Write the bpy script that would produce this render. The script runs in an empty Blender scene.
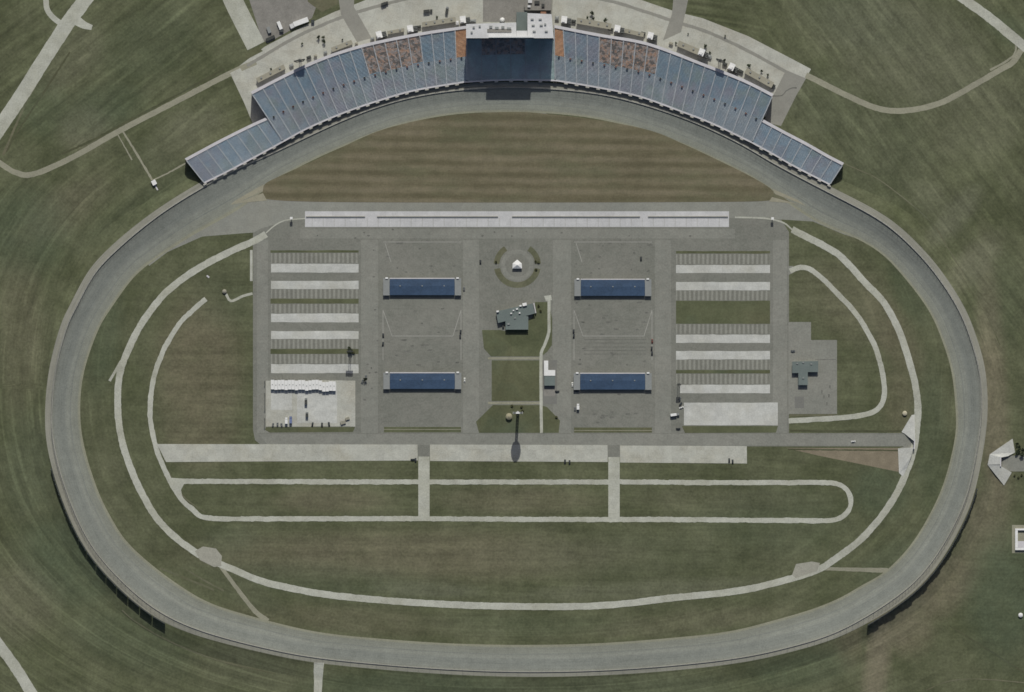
import bpy, bmesh, math, random
from mathutils import Vector, Matrix, noise as mnoise
from mathutils.geometry import tessellate_polygon
random.seed(11)
R = math.radians
SC = bpy.context.scene
COL = SC.collection
SUN_EL, SUN_AZ = 42.0, 3.0          # sun over the top of the picture, a little to the right

# ------------------------------------------------------------------ helpers
def W(p, z=0.0):                    # survey coordinates (1 unit = 1 m, origin at the plan's corner) -> world
    return Vector((p[0] - 512.0, 346.0 - p[1], z))

def catmull(pts, step=4.0, closed=False):
    P = [Vector(p) for p in pts]
    n = len(P); out = []
    segs = n if closed else n - 1
    for i in range(segs):
        if closed:
            a, b, c, d = P[(i-1) % n], P[i], P[(i+1) % n], P[(i+2) % n]
        else:
            b, c = P[i], P[i+1]
            a = P[i-1] if i > 0 else b + (b - c)
            d = P[i+2] if i + 2 < n else c + (c - b)
        k = max(1, int((c - b).length / step))
        for j in range(k):
            t = j / k
            out.append(0.5 * ((2*b) + (c - a)*t + (2*a - 5*b + 4*c - d)*t*t + (3*b - a - 3*c + d)*t*t*t))
    if not closed: out.append(P[-1])
    return out

def link(name, me, mat=None, parent=None):
    o = bpy.data.objects.new(name, me); COL.objects.link(o)
    if mat is not None and len(me.materials) == 0: me.materials.append(mat)
    if parent is not None: o.parent = parent
    return o

def root_loc(p):
    v = Vector((0, 0, 0))
    while p is not None:
        v += Vector(p.location); p = p.parent
    return v

def build(name, bm, mat, parent=None, kind=None):
    """link a bmesh written in world coordinates as one mesh object"""
    if parent is not None:
        bmesh.ops.translate(bm, verts=bm.verts, vec=-root_loc(parent))
    bmesh.ops.recalc_face_normals(bm, faces=bm.faces)
    me = bpy.data.meshes.new(name); bm.to_mesh(me); bm.free()
    if isinstance(mat, (list, tuple)):
        for m in mat: me.materials.append(m)
        mat = None
    o = link(name, me, mat, parent)
    if kind: o['kind'] = kind
    return o

def tag(o, label, cat, group=None):
    o['label'] = label; o['category'] = cat
    if group: o['group'] = group
    return o

def thing(name, label, cat, p, group=None, z=0.0):
    o = bpy.data.objects.new(name, None); COL.objects.link(o)
    o.empty_display_size = 1.0
    o.location = W(p, z)
    return tag(o, label, cat, group)

def copy_tree(o, parent=None):
    c = o.copy(); COL.objects.link(c)
    if parent is not None: c.parent = parent
    for ch in list(o.children): copy_tree(ch, c)
    return c

def BM(): return bmesh.new()

def box(bm, c, size, z0, z1, rot=0.0, taper=1.0):
    """box on plan point c (survey coords), size (along, across), rot in degrees counter-clockwise"""
    o = W(c); ca, sa = math.cos(R(rot)), math.sin(R(rot))
    vs = []
    for z, k in ((z0, 1.0), (z1, taper)):
        for sx, sy in ((-1, -1), (1, -1), (1, 1), (-1, 1)):
            x, y = sx * size[0] / 2 * k, sy * size[1] / 2 * k
            vs.append(bm.verts.new((o.x + x*ca - y*sa, o.y + x*sa + y*ca, z)))
    for f in ((3, 2, 1, 0), (4, 5, 6, 7), (0, 1, 5, 4), (1, 2, 6, 5), (2, 3, 7, 6), (3, 0, 4, 7)):
        bm.faces.new([vs[i] for i in f])

def lbox(bm, c, size, z0, z1, rot, off):
    """box offset by off (along, across) from c in the rotated frame"""
    ca, sa = math.cos(R(rot)), math.sin(R(rot))
    box(bm, (c[0] + off[0]*ca - off[1]*sa, c[1] - (off[0]*sa + off[1]*ca)), size, z0, z1, rot)

def bar(bm, a, b, r, n=5):
    a, b = Vector(a), Vector(b); d = (b - a)
    q = d.to_track_quat('Z', 'Y')
    va = []; vb = []
    for i in range(n):
        t = 2*math.pi*i/n
        off = q @ Vector((math.cos(t)*r, math.sin(t)*r, 0))
        va.append(bm.verts.new(a + off)); vb.append(bm.verts.new(b + off))
    for i in range(n):
        j = (i+1) % n
        bm.faces.new((va[i], va[j], vb[j], vb[i]))
    bm.faces.new(va[::-1]); bm.faces.new(vb)

def prism(bm, pts, z0, z1):
    """vertical prism over a plan polygon; z1 may be a list of heights"""
    n = len(pts)
    zs = z1 if isinstance(z1, (list, tuple)) else [z1]*n
    lo = [bm.verts.new(W(p, z0)) for p in pts]; hi = [bm.verts.new(W(p, z)) for p, z in zip(pts, zs)]
    for i in range(n):
        j = (i+1) % n
        bm.faces.new((lo[i], lo[j], hi[j], hi[i]))
    for tri in tessellate_polygon([[W(p) for p in pts]]):
        bm.faces.new([hi[k] for k in tri])
        bm.faces.new([lo[k] for k in reversed(tri)])

def lathe(bm, c, prof, n=20, sx=1.0, sy=1.0, rot=0.0):
    o = W(c); rings = []
    for r, z in prof:
        ring = []
        for i in range(n):
            t = 2*math.pi*i/n + R(rot)
            ring.append(bm.verts.new((o.x + math.cos(t)*r*sx, o.y + math.sin(t)*r*sy, z)))
        rings.append(ring)
    for a, b in zip(rings, rings[1:]):
        for i in range(n):
            j = (i+1) % n
            bm.faces.new((a[i], a[j], b[j], b[i]))
    bm.faces.new(rings[0][::-1]); bm.faces.new(rings[-1])

LAYN = [0]
def layer_z(lay):
    """3 cm a layer, and a hair of its own for every sheet so that none share a plane"""
    LAYN[0] += 1
    return .03*lay + .0013*(LAYN[0] % 11)

def sheet(name, pts, lay, mat, smooth=False, holes=()):
    """flat ground sheet over a plan polygon, lay = layer number (3 cm each)"""
    z = layer_z(lay)
    if smooth: pts = [tuple(v) for v in catmull(pts, 3.0, True)]
    loops = [[W(p, z) for p in pts]] + [[W(p, z) for p in h] for h in holes]
    flat = [v for l in loops for v in l]
    bm = BM(); vs = [bm.verts.new(v) for v in flat]
    for tri in tessellate_polygon(loops):
        try: bm.faces.new([vs[k] for k in tri])
        except ValueError: pass
    for f in bm.faces:
        f.normal_update()
        if f.normal.z < 0: f.normal_flip()
    me = bpy.data.meshes.new(name); bm.to_mesh(me); bm.free()
    o = link(name, me, mat); o['kind'] = 'structure'
    return o

def ribbon_bm(L, Rr, zl, zr, uv=False):
    bm = BM()
    return bm

def path(name, pts, width, lay, mat, closed=False, wob=0.0, step=2.5, zf=None):
    """road or path ribbon along a smoothed centre line; width may be a list"""
    z = layer_z(lay)
    c = catmull(pts, step, closed); n = len(c)
    bm = BM(); prev = None; first = None
    s = 0.0
    for i, p in enumerate(c):
        a = c[(i-1) % n] if (closed or i > 0) else c[i]
        b = c[(i+1) % n] if (closed or i < n-1) else c[i]
        t = (b - a).normalized(); nn = Vector((-t.y, t.x))
        w = width if not isinstance(width, (list, tuple)) else width[0] + (width[1]-width[0])*i/(n-1)
        w1 = w/2 + wob * (mnoise.noise(Vector((s*.09, 3.1, lay))) + 1.1*mnoise.noise(Vector((s*.31, 5.1, lay)))); w2 = w/2 + wob * (mnoise.noise(Vector((s*.09, 9.7, lay))) + 1.1*mnoise.noise(Vector((s*.31, 7.7, lay))))
        pa, pb = p + nn*w1, p - nn*w2
        v = (bm.verts.new(W(pa, zf(pa) if zf else z)), bm.verts.new(W(pb, zf(pb) if zf else z)))
        if prev: bm.faces.new((prev[0], prev[1], v[1], v[0]))
        else: first = v
        prev = v; s += (b-a).length/2
    if closed: bm.faces.new((prev[0], prev[1], first[1], first[0]))
    for f in bm.faces:
        f.normal_update()
        if f.normal.z < 0: f.normal_flip()
    me = bpy.data.meshes.new(name); bm.to_mesh(me); bm.free()
    o = link(name, me, mat); o['kind'] = 'structure'
    return o

def rect(x0, y0, x1, y1): return [(x0, y0), (x1, y0), (x1, y1), (x0, y1)]

def rough_rect(x0, y0, x1, y1, a=0.6, step=7):
    """rectangle with slightly worn long edges"""
    n = max(2, int((x1-x0)/step)); s = random.random()*50
    top = [(x0 + (x1-x0)*i/n, y0 + a*mnoise.noise(Vector((i*.7, s, 0)))) for i in range(n+1)]
    bot = [(x1 - (x1-x0)*i/n, y1 + a*mnoise.noise(Vector((i*.7, s+20, 0)))) for i in range(n+1)]
    return top + bot

# ------------------------------------------------------------------ materials
class NT:
    def __init__(s, name):
        m = bpy.data.materials.new(name); m.use_nodes = True
        s.m = m; s.t = m.node_tree; s.b = s.t.nodes['Principled BSDF']
        s.b.inputs['Roughness'].default_value = .9
        s.b.inputs['Specular IOR Level'].default_value = .2
        s.co = s.t.nodes.new('ShaderNodeTexCoord').outputs['Object']
    def new(s, k): return s.t.nodes.new(k)
    def lk(s, a, b): s.t.links.new(a, b)
    def noise(s, scale, detail=3, rough=.6, vec=None, dist=0.0):
        n = s.new('ShaderNodeTexNoise'); n.inputs['Scale'].default_value = scale
        n.inputs['Detail'].default_value = detail; n.inputs['Roughness'].default_value = rough
        n.inputs['Distortion'].default_value = dist
        s.lk(vec or s.co, n.inputs['Vector']); return n.outputs['Fac']
    def mapping(s, scale=(1,1,1), rot=0.0, vec=None):
        v = vec or s.co
        if rot:
            r = s.new('ShaderNodeMapping'); r.inputs['Rotation'].default_value = (0, 0, R(rot)); s.lk(v, r.inputs['Vector']); v = r.outputs['Vector']
        n = s.new('ShaderNodeMapping'); n.inputs['Scale'].default_value = scale; s.lk(v, n.inputs['Vector']); return n.outputs['Vector']
    def math(s, op, a, b=None, clamp=False):
        n = s.new('ShaderNodeMath'); n.operation = op; n.use_clamp = clamp
        for i, v in enumerate((a, b)):
            if v is None: continue
            if isinstance(v, (int, float)): n.inputs[i].default_value = v
            else: s.lk(v, n.inputs[i])
        return n.outputs[0]
    def ramp(s, fac, stops):
        n = s.new('ShaderNodeValToRGB'); e = n.color_ramp.elements
        while len(e) < len(stops): e.new(.5)
        for i, (p, c) in enumerate(stops):
            e[i].position = p; e[i].color = (c, c, c, 1) if isinstance(c, (int, float)) else (*c, 1)
        s.lk(fac, n.inputs['Fac']); return n.outputs['Color']
    def mix(s, fac, a, b, mode='MIX'):
        n = s.new('ShaderNodeMix'); n.data_type = 'RGBA'; n.blend_type = mode
        for si, v in ((0, fac), (6, a), (7, b)):
            sock = n.inputs[si]
            if isinstance(v, (int, float)): sock.default_value = v if si == 0 else (v, v, v, 1)
            elif isinstance(v, tuple): sock.default_value = (*v, 1)
            else: s.lk(v, sock)
        return n.outputs[2]
    def attr(s, name):
        n = s.new('ShaderNodeAttribute'); n.attribute_name = name; return n
    def wear(s, col, big=.12, mid=.12, fine=.10, bs=.012, ms=.11, fs=.7, off=0.0):
        """multiply a colour by three sizes of uneven wear"""
        v = s.mapping() if not off else None
        a = s.math('MULTIPLY', s.math('SUBTRACT', s.noise(bs, 3, .6), .5), big*4)
        b = s.math('MULTIPLY', s.math('SUBTRACT', s.noise(ms, 3, .65), .5), mid*4)
        c = s.math('MULTIPLY', s.math('SUBTRACT', s.noise(fs, 2, .6), .5), fine*4)
        k = s.math('ADD', s.math('ADD', s.math('ADD', a, b), c), 1.0)
        return s.mix(1.0, col, s.comb(k), 'MULTIPLY')
    def comb(s, v):
        n = s.new('ShaderNodeCombineColor')
        for i in range(3): s.lk(v, n.inputs[i])
        return n.outputs[0]
    def done(s, col, rough=.9):
        if isinstance(col, tuple): s.b.inputs['Base Color'].default_value = (*col, 1)
        else: s.lk(col, s.b.inputs['Base Color'])
        s.b.inputs['Roughness'].default_value = rough
        return s.m

def worn(name, col, big=.1, mid=.1, fine=.1, rough=.9, tint=None, tint_amt=.0, tint_scale=.03, bs=.012, ms=.11, fs=.7):
    n = NT(name)
    c = col
    if tint:
        f = n.ramp(n.noise(tint_scale, 4, .6), [(.42, 0.0), (.66, tint_amt)])
        c = n.mix(f, col, tint)
    return n.done(n.wear(c, big, mid, fine, bs, ms, fs), rough)

def slabs(name, col, sw=7.0, sh=6.0, joint=.75, big=.08, mid=.08, fine=.09, tint=None, tint_amt=.3, rot=0):
    n = NT(name)
    c = col
    if tint: c = n.mix(n.ramp(n.noise(.03, 4, .65), [(.45, 0.0), (.68, tint_amt)]), col, tint)
    br = n.new('ShaderNodeTexBrick'); br.offset = 0.0
    br.inputs['Scale'].default_value = 1.0; br.inputs['Brick Width'].default_value = sw; br.inputs['Row Height'].default_value = sh
    br.inputs['Mortar Size'].default_value = .10; br.inputs['Mortar Smooth'].default_value = .2
    br.inputs['Color1'].default_value = (.96, .96, .96, 1); br.inputs['Color2'].default_value = (1.04, 1.04, 1.04, 1)
    br.inputs['Mortar'].default_value = (joint, joint, joint, 1)
    n.lk(n.mapping((1, 1, 1), rot), br.inputs['Vector'])
    return n.done(n.wear(n.mix(1.0, c, br.outputs['Color'], 'MULTIPLY'), big, mid, fine))

def stalls(name):
    """aged pale stall paving with darker oil and tyre tracks across it"""
    n = NT(name)
    w = n.new('ShaderNodeTexWave'); w.wave_type = 'BANDS'; w.bands_direction = 'X'
    w.inputs['Scale'].default_value = .0698; w.inputs['Distortion'].default_value = .8; w.inputs['Detail'].default_value = 2; w.inputs['Detail Scale'].default_value = .6
    n.lk(n.co, w.inputs['Vector'])
    f = n.math('MULTIPLY', w.outputs['Fac'], n.math('ADD', n.noise(.12, 3, .6), .2))
    c = n.mix(n.ramp(f, [(.22, 0.0), (.55, 1.0)]), (.150, .151, .132), (.215, .216, .193))
    return n.done(n.wear(c, .06, .10, .12))

def grass(name, lo, hi, brown, br_amt=.35, stripe=None, stripe_amt=.12, blue=(.070, .092, .062)):
    n = NT(name)
    c = n.mix(n.ramp(n.noise(.022, 5, .65), [(.35, 0.0), (.65, 1.0)]), lo, hi)
    c = n.mix(n.ramp(n.noise(.009, 4, .7, vec=n.mapping((1, 1.2, 1), 31)), [(.45, 0.0), (.70, br_amt)]), c, brown)
    c = n.mix(n.ramp(n.noise(.016, 3, .6, vec=n.mapping((1.1, 1, 1), 77)), [(.55, 0.0), (.75, .5)]), c, blue)
    if stripe:
        sc, rot = stripe
        st = n.noise(1.0, 3, .6, vec=n.mapping(sc, rot))
        k = n.math('ADD', n.math('MULTIPLY', n.math('SUBTRACT', st, .5), stripe_amt*4), 1.0)
        c = n.mix(1.0, c, n.comb(k), 'MULTIPLY')
    return n.done(n.wear(c, .08, .13, .13, .03, .10, .45), .95)

G_LO, G_HI, G_BR = (.064, .072, .038), (.100, .107, .063), (.108, .097, .058)

def ground_material():
    n = NT('meadow_grass')
    at = n.attr('soil'); sp = n.new('ShaderNodeSeparateColor'); n.lk(at.outputs['Color'], sp.inputs[0])
    ws = n.attr('mow'); wp = n.new('ShaderNodeSeparateColor'); n.lk(ws.outputs['Color'], wp.inputs[0])
    oc = n.attr('oval')
    c = n.mix(n.ramp(n.noise(.020, 5, .65), [(.35, 0.0), (.65, 1.0)]), G_LO, G_HI)
    # patches of dry grass, lush grass and pale thatch where they grow
    jit = n.math('MULTIPLY', n.math('SUBTRACT', n.noise(.05, 4, .7), .5), 1.1)
    def patch(sock, c, col, amt):
        f = n.math('MULTIPLY', n.math('ADD', sock, n.math('MULTIPLY', jit, n.math('ADD', sock, .12)), True), amt, True)
        return n.mix(f, c, col)
    c = patch(sp.outputs[0], c, (.165, .138, .098), .85)
    c = patch(sp.outputs[1], c, (.066, .083, .050), .85)
    c = patch(sp.outputs[2], c, (.145, .148, .105), .85)
    # mowing passes: round the oval, slanting both ways, and level
    def streak(vec, w, amt, scale=(1, 1, 1), rot=0):
        v = n.mapping(scale, rot, vec)
        a = n.noise(1.0, 4, .7, vec=v)
        return n.math('MULTIPLY', n.math('MULTIPLY', n.math('SUBTRACT', a, .5), amt*4), w)
    k = streak(oc.outputs['Vector'], wp.outputs[0], .34)
    k = n.math('ADD', k, streak(None, wp.outputs[1], .32, (.012, .15, 1), -38))
    k = n.math('ADD', k, streak(None, wp.outputs[2], .32, (.012, .13, 1), 52))
    k = n.math('ADD', k, streak(None, n.math('SUBTRACT', 1.0, n.math('ADD', n.math('ADD', wp.outputs[0], wp.outputs[1]), wp.outputs[2]), True), .22, (.010, .14, 1), 1.0))
    ln = n.ramp(n.noise(1.0, 3, .55, vec=n.mapping((1.7, .5, 1), 0, oc.outputs['Vector'])), [(.56, 0.0), (.66, 1.0)])
    k = n.math('ADD', k, n.math('MULTIPLY', n.math('MULTIPLY', ln, wp.outputs[0]), .28))
    ln2 = n.ramp(n.noise(1.0, 3, .55, vec=n.mapping((.010, .10, 1), -38)), [(.57, 0.0), (.68, 1.0)])
    k = n.math('ADD', k, n.math('MULTIPLY', n.math('MULTIPLY', ln2, wp.outputs[1]), .25))
    ln3 = n.ramp(n.noise(1.0, 3, .55, vec=n.mapping((.012, .11, 1), 52)), [(.57, 0.0), (.68, 1.0)])
    k = n.math('ADD', k, n.math('MULTIPLY', n.math('MULTIPLY', ln3, wp.outputs[2]), .25))
    c = n.mix(1.0, c, n.comb(n.math('ADD', k, .97)), 'MULTIPLY')
    return n.done(n.wear(c, .12, .17, .19, .018, .085, .40), .95)

def track_material():
    """racing surface: v runs from the infield edge (0) to the wall (1)"""
    n = NT('track_asphalt')
    uv = n.new('ShaderNodeUVMap'); uv.uv_map = 'lane'
    sp = n.new('ShaderNodeSeparateXYZ'); n.lk(uv.outputs[0], sp.inputs[0])
    wig = n.math('MULTIPLY', n.math('SUBTRACT', n.noise(.5, 3, .6, vec=n.mapping((.12, 1, 1), 0, uv.outputs[0])), .5), .07)
    v = n.math('ADD', sp.outputs[1], wig)
    c = n.ramp(v, [(0.0, (0.217, 0.215, 0.161)), (.07, (0.203, 0.205, 0.161)), (.11, (0.179, 0.186, 0.159)), (.325, (0.189, 0.197, 0.172)),
                   (.345, (0.152, 0.162, 0.150)), (.375, (0.183, 0.192, 0.170)), (.46, (0.193, 0.202, 0.180)), (.56, (0.166, 0.176, 0.161)), (.66, (0.158, 0.168, 0.154)), (.76, (0.162, 0.172, 0.157)),
                   (.88, (0.170, 0.179, 0.163)), (.955, (0.164, 0.172, 0.154)), (.985, (0.193, 0.197, 0.170))])
    st = n.noise(1.0, 4, .65, vec=n.mapping((.012, 34, 1), 0, uv.outputs[0]))
    c = n.mix(1.0, c, n.comb(n.math('ADD', n.math('MULTIPLY', n.math('SUBTRACT', st, .5), .55), 1.0)), 'MULTIPLY')
    return n.done(n.wear(c, .08, .10, .14), .85)

def strip_material():
    n = NT('outer_strip_paving')
    uv = n.new('ShaderNodeUVMap'); uv.uv_map = 'lane'
    st = n.noise(1.0, 4, .65, vec=n.mapping((.02, 7, 1), 0, uv.outputs[0]))
    c = n.mix(n.ramp(st, [(.35, 0.0), (.65, 1.0)]), (.19, .19, .165), (.245, .24, .205))
    return n.done(n.wear(c, .12, .08, .08))

M = {}
M['ground'] = ground_material()
M['grass'] = grass('lot_grass', (.068, .077, .042), (.096, .104, .060), (.110, .096, .060), .3)
M['infield'] = grass('infield_turf', G_LO, G_HI, G_BR, .45)
M['dgrass'] = None
M['track'] = track_material(); M['strip'] = strip_material()
M['ditch'] = grass('ditch_grass', (.056, .061, .034), (.074, .078, .046), (.08, .07, .045), .3)
M['bank'] = grass('bank_grass', (.085, .088, .052), (.125, .124, .084), (.145, .125, .088), .6)
def cracked(name, col, tint, amt=.5, crack=.35):
    n = NT(name)
    c = n.mix(n.ramp(n.noise(.02, 5, .7), [(.42, 0.0), (.62, amt)]), col, tint)
    c = n.mix(n.ramp(n.noise(.05, 4, .7, vec=n.mapping((1, 2.2, 1), 12)), [(.55, 0.0), (.72, .45)]), c, tuple(v*.80 for v in col))
    v = n.new('ShaderNodeTexVoronoi'); v.feature = 'DISTANCE_TO_EDGE'; v.inputs['Scale'].default_value = .045
    wob = n.new('ShaderNodeMixRGB') if False else None
    n.lk(n.mapping((1, 1.6, 1), 4), v.inputs['Vector'])
    f = n.math('MULTIPLY', n.ramp(v.outputs['Distance'], [(0.0, 1.0), (.022, 0.0)]), n.math('MULTIPLY', n.ramp(n.noise(.03, 3), [(.45, 0.0), (.6, 1.0)]), crack))
    c = n.mix(f, c, tuple(v_*.62 for v_ in col))
    return n.done(n.wear(c, .09, .10, .13, .012, .14, .55))
M['asphalt_plain'] = worn('lot_asphalt', (.158, .157, .137), .07, .06, .06, tint=(.178, .171, .154), tint_amt=.5, tint_scale=.02)
M['asphalt'] = cracked('yard_asphalt', (.153, .156, .138), (.180, .178, .160), .6)
M['asphalt_road'] = cracked('road_asphalt', (.180, .183, .164), (.205, .203, .182), .6, .2)
M['asphalt_dark'] = worn('patched_asphalt', (.150, .150, .140), .08, .07, .07)
M['pitroad'] = worn('pit_road_asphalt', (.203, .205, .182), .09, .10, .12, tint=(.185, .192, .178), tint_amt=.6, tint_scale=.03)
M['pit_concrete'] = slabs('pit_concrete', (.41, .41, .42), 6, 5.2, .88, .06, .08, .09)
M['concrete'] = slabs('pale_concrete', (.345, .348, .315), 8, 8, .88, .10, .14, .13, tint=(.31, .30, .25), tint_amt=.7)
M['white_concrete'] = slabs('bright_concrete', (.395, .40, .385), 6, 5, .9, .09, .13, .12, tint=(.35, .345, .305), tint_amt=.6)
M['plaza'] = slabs('plaza_concrete', (.345, .347, .315), 9, 9, .88, .10, .12, .12, tint=(.30, .285, .24), tint_amt=.7, rot=20)
M['plaza_dark'] = worn('plaza_asphalt', (.205, .202, .182), .1, .09, .08)
M['path'] = worn('path_concrete', (.350, .355, .315), .10, .14, .15, tint=(.28, .28, .23), tint_amt=.7)
M['pad'] = worn('worn_pad', (.262, .258, .222), .1, .12, .12)
M['gravel'] = worn('gravel_path', (.225, .22, .17), .1, .12, .12)
M['dirt'] = worn('bare_dirt', (.175, .150, .110), .12, .16, .12)
M['lot_dirt'] = worn('dusty_lot', (.185, .178, .165), .14, .18, .14)
M['stall'] = stalls('stall_paving')
M['paint'] = worn('worn_line_paint', (.255, .253, .235), .08, .12, .1)
M['stain'] = worn('oil_stain', (.118, .118, .108), .1, .3, .2)
M['taper'] = worn('taper_marking', (.24, .228, .175), .1, .12, .1)
M['cap'] = worn('concrete_cap', (.44, .43, .45), .06, .08, .06)
M['wall_conc'] = worn('wall_concrete', (.33, .32, .29), .08, .08, .06)
M['white'] = worn('white_paint', (.60, .60, .60), .05, .08, .06, .6)
M['roof_white'] = worn('white_membrane_roof', (.48, .48, .49), .06, .10, .08, .7)
M['roof_tan'] = worn('tan_roof', (.235, .225, .185), .07, .08, .06)
M['roof_teal'] = worn('teal_grey_roof', (.118, .142, .138), .08, .08, .06, .7)
M['grey_metal'] = worn('grey_metal', (.20, .21, .21), .05, .08, .06, .5)
M['dark_metal'] = worn('dark_metal', (.045, .048, .046), .05, .1, .06, .6)
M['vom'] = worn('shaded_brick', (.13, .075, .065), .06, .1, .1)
M['brick'] = worn('brown_brick', (.22, .12, .08), .06, .1, .1)
M['glass'] = worn('dark_glass', (.030, .040, .045), 0, 0, 0, .15)
M['red'] = worn('red_paint', (.25, .05, .035), .05, .1, .06)
M['tan'] = worn('tan_canvas', (.40, .37, .28), .05, .1, .08)
M['thatch'] = worn('thatch', (.26, .24, .17), .1, .25, .25, ms=.5, fs=2)
M['tyre'] = worn('tyre_rubber', (.025, .025, .025), 0, .05, .05)
M['board'] = worn('board_back', (.050, .056, .058), .05, .1, .08)
M['bark'] = worn('tree_bark', (.09, .07, .05), 0, .1, .1)
M['leaf'] = worn('tree_leaf', (.040, .052, .030), .2, .25, .2, ms=.6, fs=2.5)
M['leaf_dry'] = worn('shrub_leaf', (.085, .088, .045), .2, .25, .2, ms=.6, fs=2.5)
M['truck_blue'] = worn('blue_tarpaulin', (.13, .16, .28), .05, .1, .06)
def car_paint(name, c): return worn(name, c, 0, .04, .03, .35)

def roof_blue():
    n = NT('blue_seam_roof')
    w = n.new('ShaderNodeTexWave'); w.bands_direction = 'X'; w.inputs['Scale'].default_value = .26; w.inputs['Distortion'].default_value = .3
    n.lk(n.co, w.inputs['Vector'])
    c = n.mix(n.math('MULTIPLY', w.outputs['Fac'], .5), (.030, .054, .098), (.042, .070, .122))
    return n.done(n.wear(c, .1, .14, .12, .05, .15, .6), .55)
M['roof_blue'] = roof_blue()

def seat_mat(name, cols, scale=.12, mid=.1):
    n = NT(name)
    f = n.noise(scale, 5, .7)
    c = n.mix(n.ramp(f, [(.40, 0.0), (.60, 1.0)]), cols[0], cols[1])
    if not name.startswith(('or', 'mix')):
        c = n.mix(n.ramp(n.noise(.045, 3, .6, vec=n.mapping((1, 1, 1), 63)), [(.52, 0.0), (.66, .6)]), c, (.265, .32, .30))
        c = n.mix(n.ramp(n.noise(.04, 3, .6, vec=n.mapping((1, 1, 1), 121)), [(.52, 0.0), (.66, .5)]), c, (.31, .285, .34))
    if len(cols) > 2:
        c = n.mix(n.ramp(n.noise(.21, 3, .6, vec=n.mapping((1.4, 1.4, 1), 40)), [(.50, 0.0), (.57, 1.0)]), c, cols[2])
    return n.done(n.wear(c, .06, mid, .14, .02, .12, .6), .7)
M['seat'] = seat_mat('blue_grey_seats', ((.29, .345, .392), (.335, .375, .41)), .07)
M['seat_up'] = seat_mat('blue_upper_seats', ((.215, .298, .37), (.27, .33, .385)), .07)
M['seat_low'] = seat_mat('blue_wing_seats', ((.27, .36, .44), (.32, .385, .44)), .07)
M['seat_shade'] = seat_mat('shade_tinted_seats', ((.37, .50, .49), (.40, .50, .50)), .05)  # pale teal puts the tint of the tower's shade into the seat colour
M['seat_or'] = seat_mat('orange_seats', ((.50, .27, .15), (.56, .33, .20)))
M['seat_mix'] = seat_mat('mixed_brown_seats', ((.46, .29, .20), (.35, .34, .335), (.17, .155, .14)), .26, .2)
M['tread'] = worn('stand_concrete', (.36, .37, .38), .05, .06, .06)
M['aisle'] = worn('aisle_concrete', (.41, .43, .45), .06, .08, .08)

def dgrass_material():
    n = NT('front_grass')
    w = n.new('ShaderNodeTexWave'); w.wave_type = 'BANDS'; w.bands_direction = 'Y'
    w.inputs['Scale'].default_value = .0275; w.inputs['Distortion'].default_value = 3.4; w.inputs['Detail'].default_value = 4
    w.inputs['Detail Scale'].default_value = .25; w.inputs['Detail Roughness'].default_value = .6
    n.lk(n.mapping((.12, 1, 1), .5), w.inputs['Vector'])
    f = n.math('ADD', n.math('MULTIPLY', w.outputs['Fac'], .22), n.math('MULTIPLY', n.noise(1.0, 5, .7, vec=n.mapping((.012, .085, 1), .5)), .78))
    c = n.ramp(f, [(.32, (.094, .085, .053)), (.48, (.120, .107, .069)), (.64, (.146, .129, .088))])
    c = n.mix(n.ramp(n.noise(.020, 4, .65, vec=n.mapping((.6, 1.6, 1))), [(.48, 0.0), (.68, .75)]), c, (.098, .100, .060))
    return n.done(n.wear(c, .08, .12, .13, .02, .1, .5), .95)
M['dgrass'] = dgrass_material()

# ------------------------------------------------------------------ the oval: (wall point, infield-edge point, bank height, strip width)
OVAL = [((52,415),(80,415)),((55.5,372),(83,374)),((67,328),(98,330)),((76.6,307.8),(110,310)),((93.8,275),(131,280)),
 ((114,253),(149,264)),((140.6,229.7),(168,251)),((174,205),(198,232)),((227,174),(245,206)),((274,153),(284,174.5)),
 ((340,121.6),(350,143.5)),((395,101.5),(403,124)),((450,91),(456,114)),((512,87.5),(512,112)),((577,91),(570,115)),
 ((627,100),(621,124)),((689,120),(680,143.5)),((742.5,145),(730,166.5)),((774,164),(761,183)),((833,195),(813,221)),
 ((882.5,221.6),(854,237)),((914,249.7),(882,254)),((936,275),(903,276)),((959,310.6),(929,310)),((972,345),(943,343)),
 ((979,373),(952,373)),((981,409),(955.5,409)),((978,440),(955.5,436)),((970,482),(945,480)),((960,512),(931,512)),
 ((941,548),(911,545)),((919.5,576.5),(885,572)),((899,594.5),(862,585)),((874,611.6),(840,598)),((834,633.4),(810,610)),
 ((787,647.5),(775,620)),((740,657.7),(730,631.5)),((678,665),(670,638)),((600,670.5),(597,643.5)),((518,671.8),(518,645)),
 ((441,668.9),(443,643.2)),((366,663),(372,638)),((316,657.5),(324,633)),((277,650.5),(287,625.5)),((221.5,637),(240,613)),
 ((179,622),(205,601)),((147,603),(173,581)),((118,577),(147,561)),((96,551.5),(126,541)),((82,528),(113,521)),
 ((71,503),(101,498)),((61,474),(92,474)),((54,444),(84,446))]
def bank_h(i):
    if 8 <= i <= 18: return 1.6
    if 36 <= i <= 42: return 1.8
    return 4.3
def strip_w(i):
    if 8 <= i <= 19: return 6.0
    if i == 7: return 5.5
    if 34 <= i <= 44: return 5.0
    if i in (22, 23, 24, 25, 26, 27): return 6.5
    return 6.8
def bank_w(i):
    return 9.0 if 7 <= i <= 19 else 17.0
rows = [Vector((*w, *i_, 0)) if False else (w, i_, bank_h(k), strip_w(k), bank_w(k)) for k, (w, i_) in enumerate(OVAL)]

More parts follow.
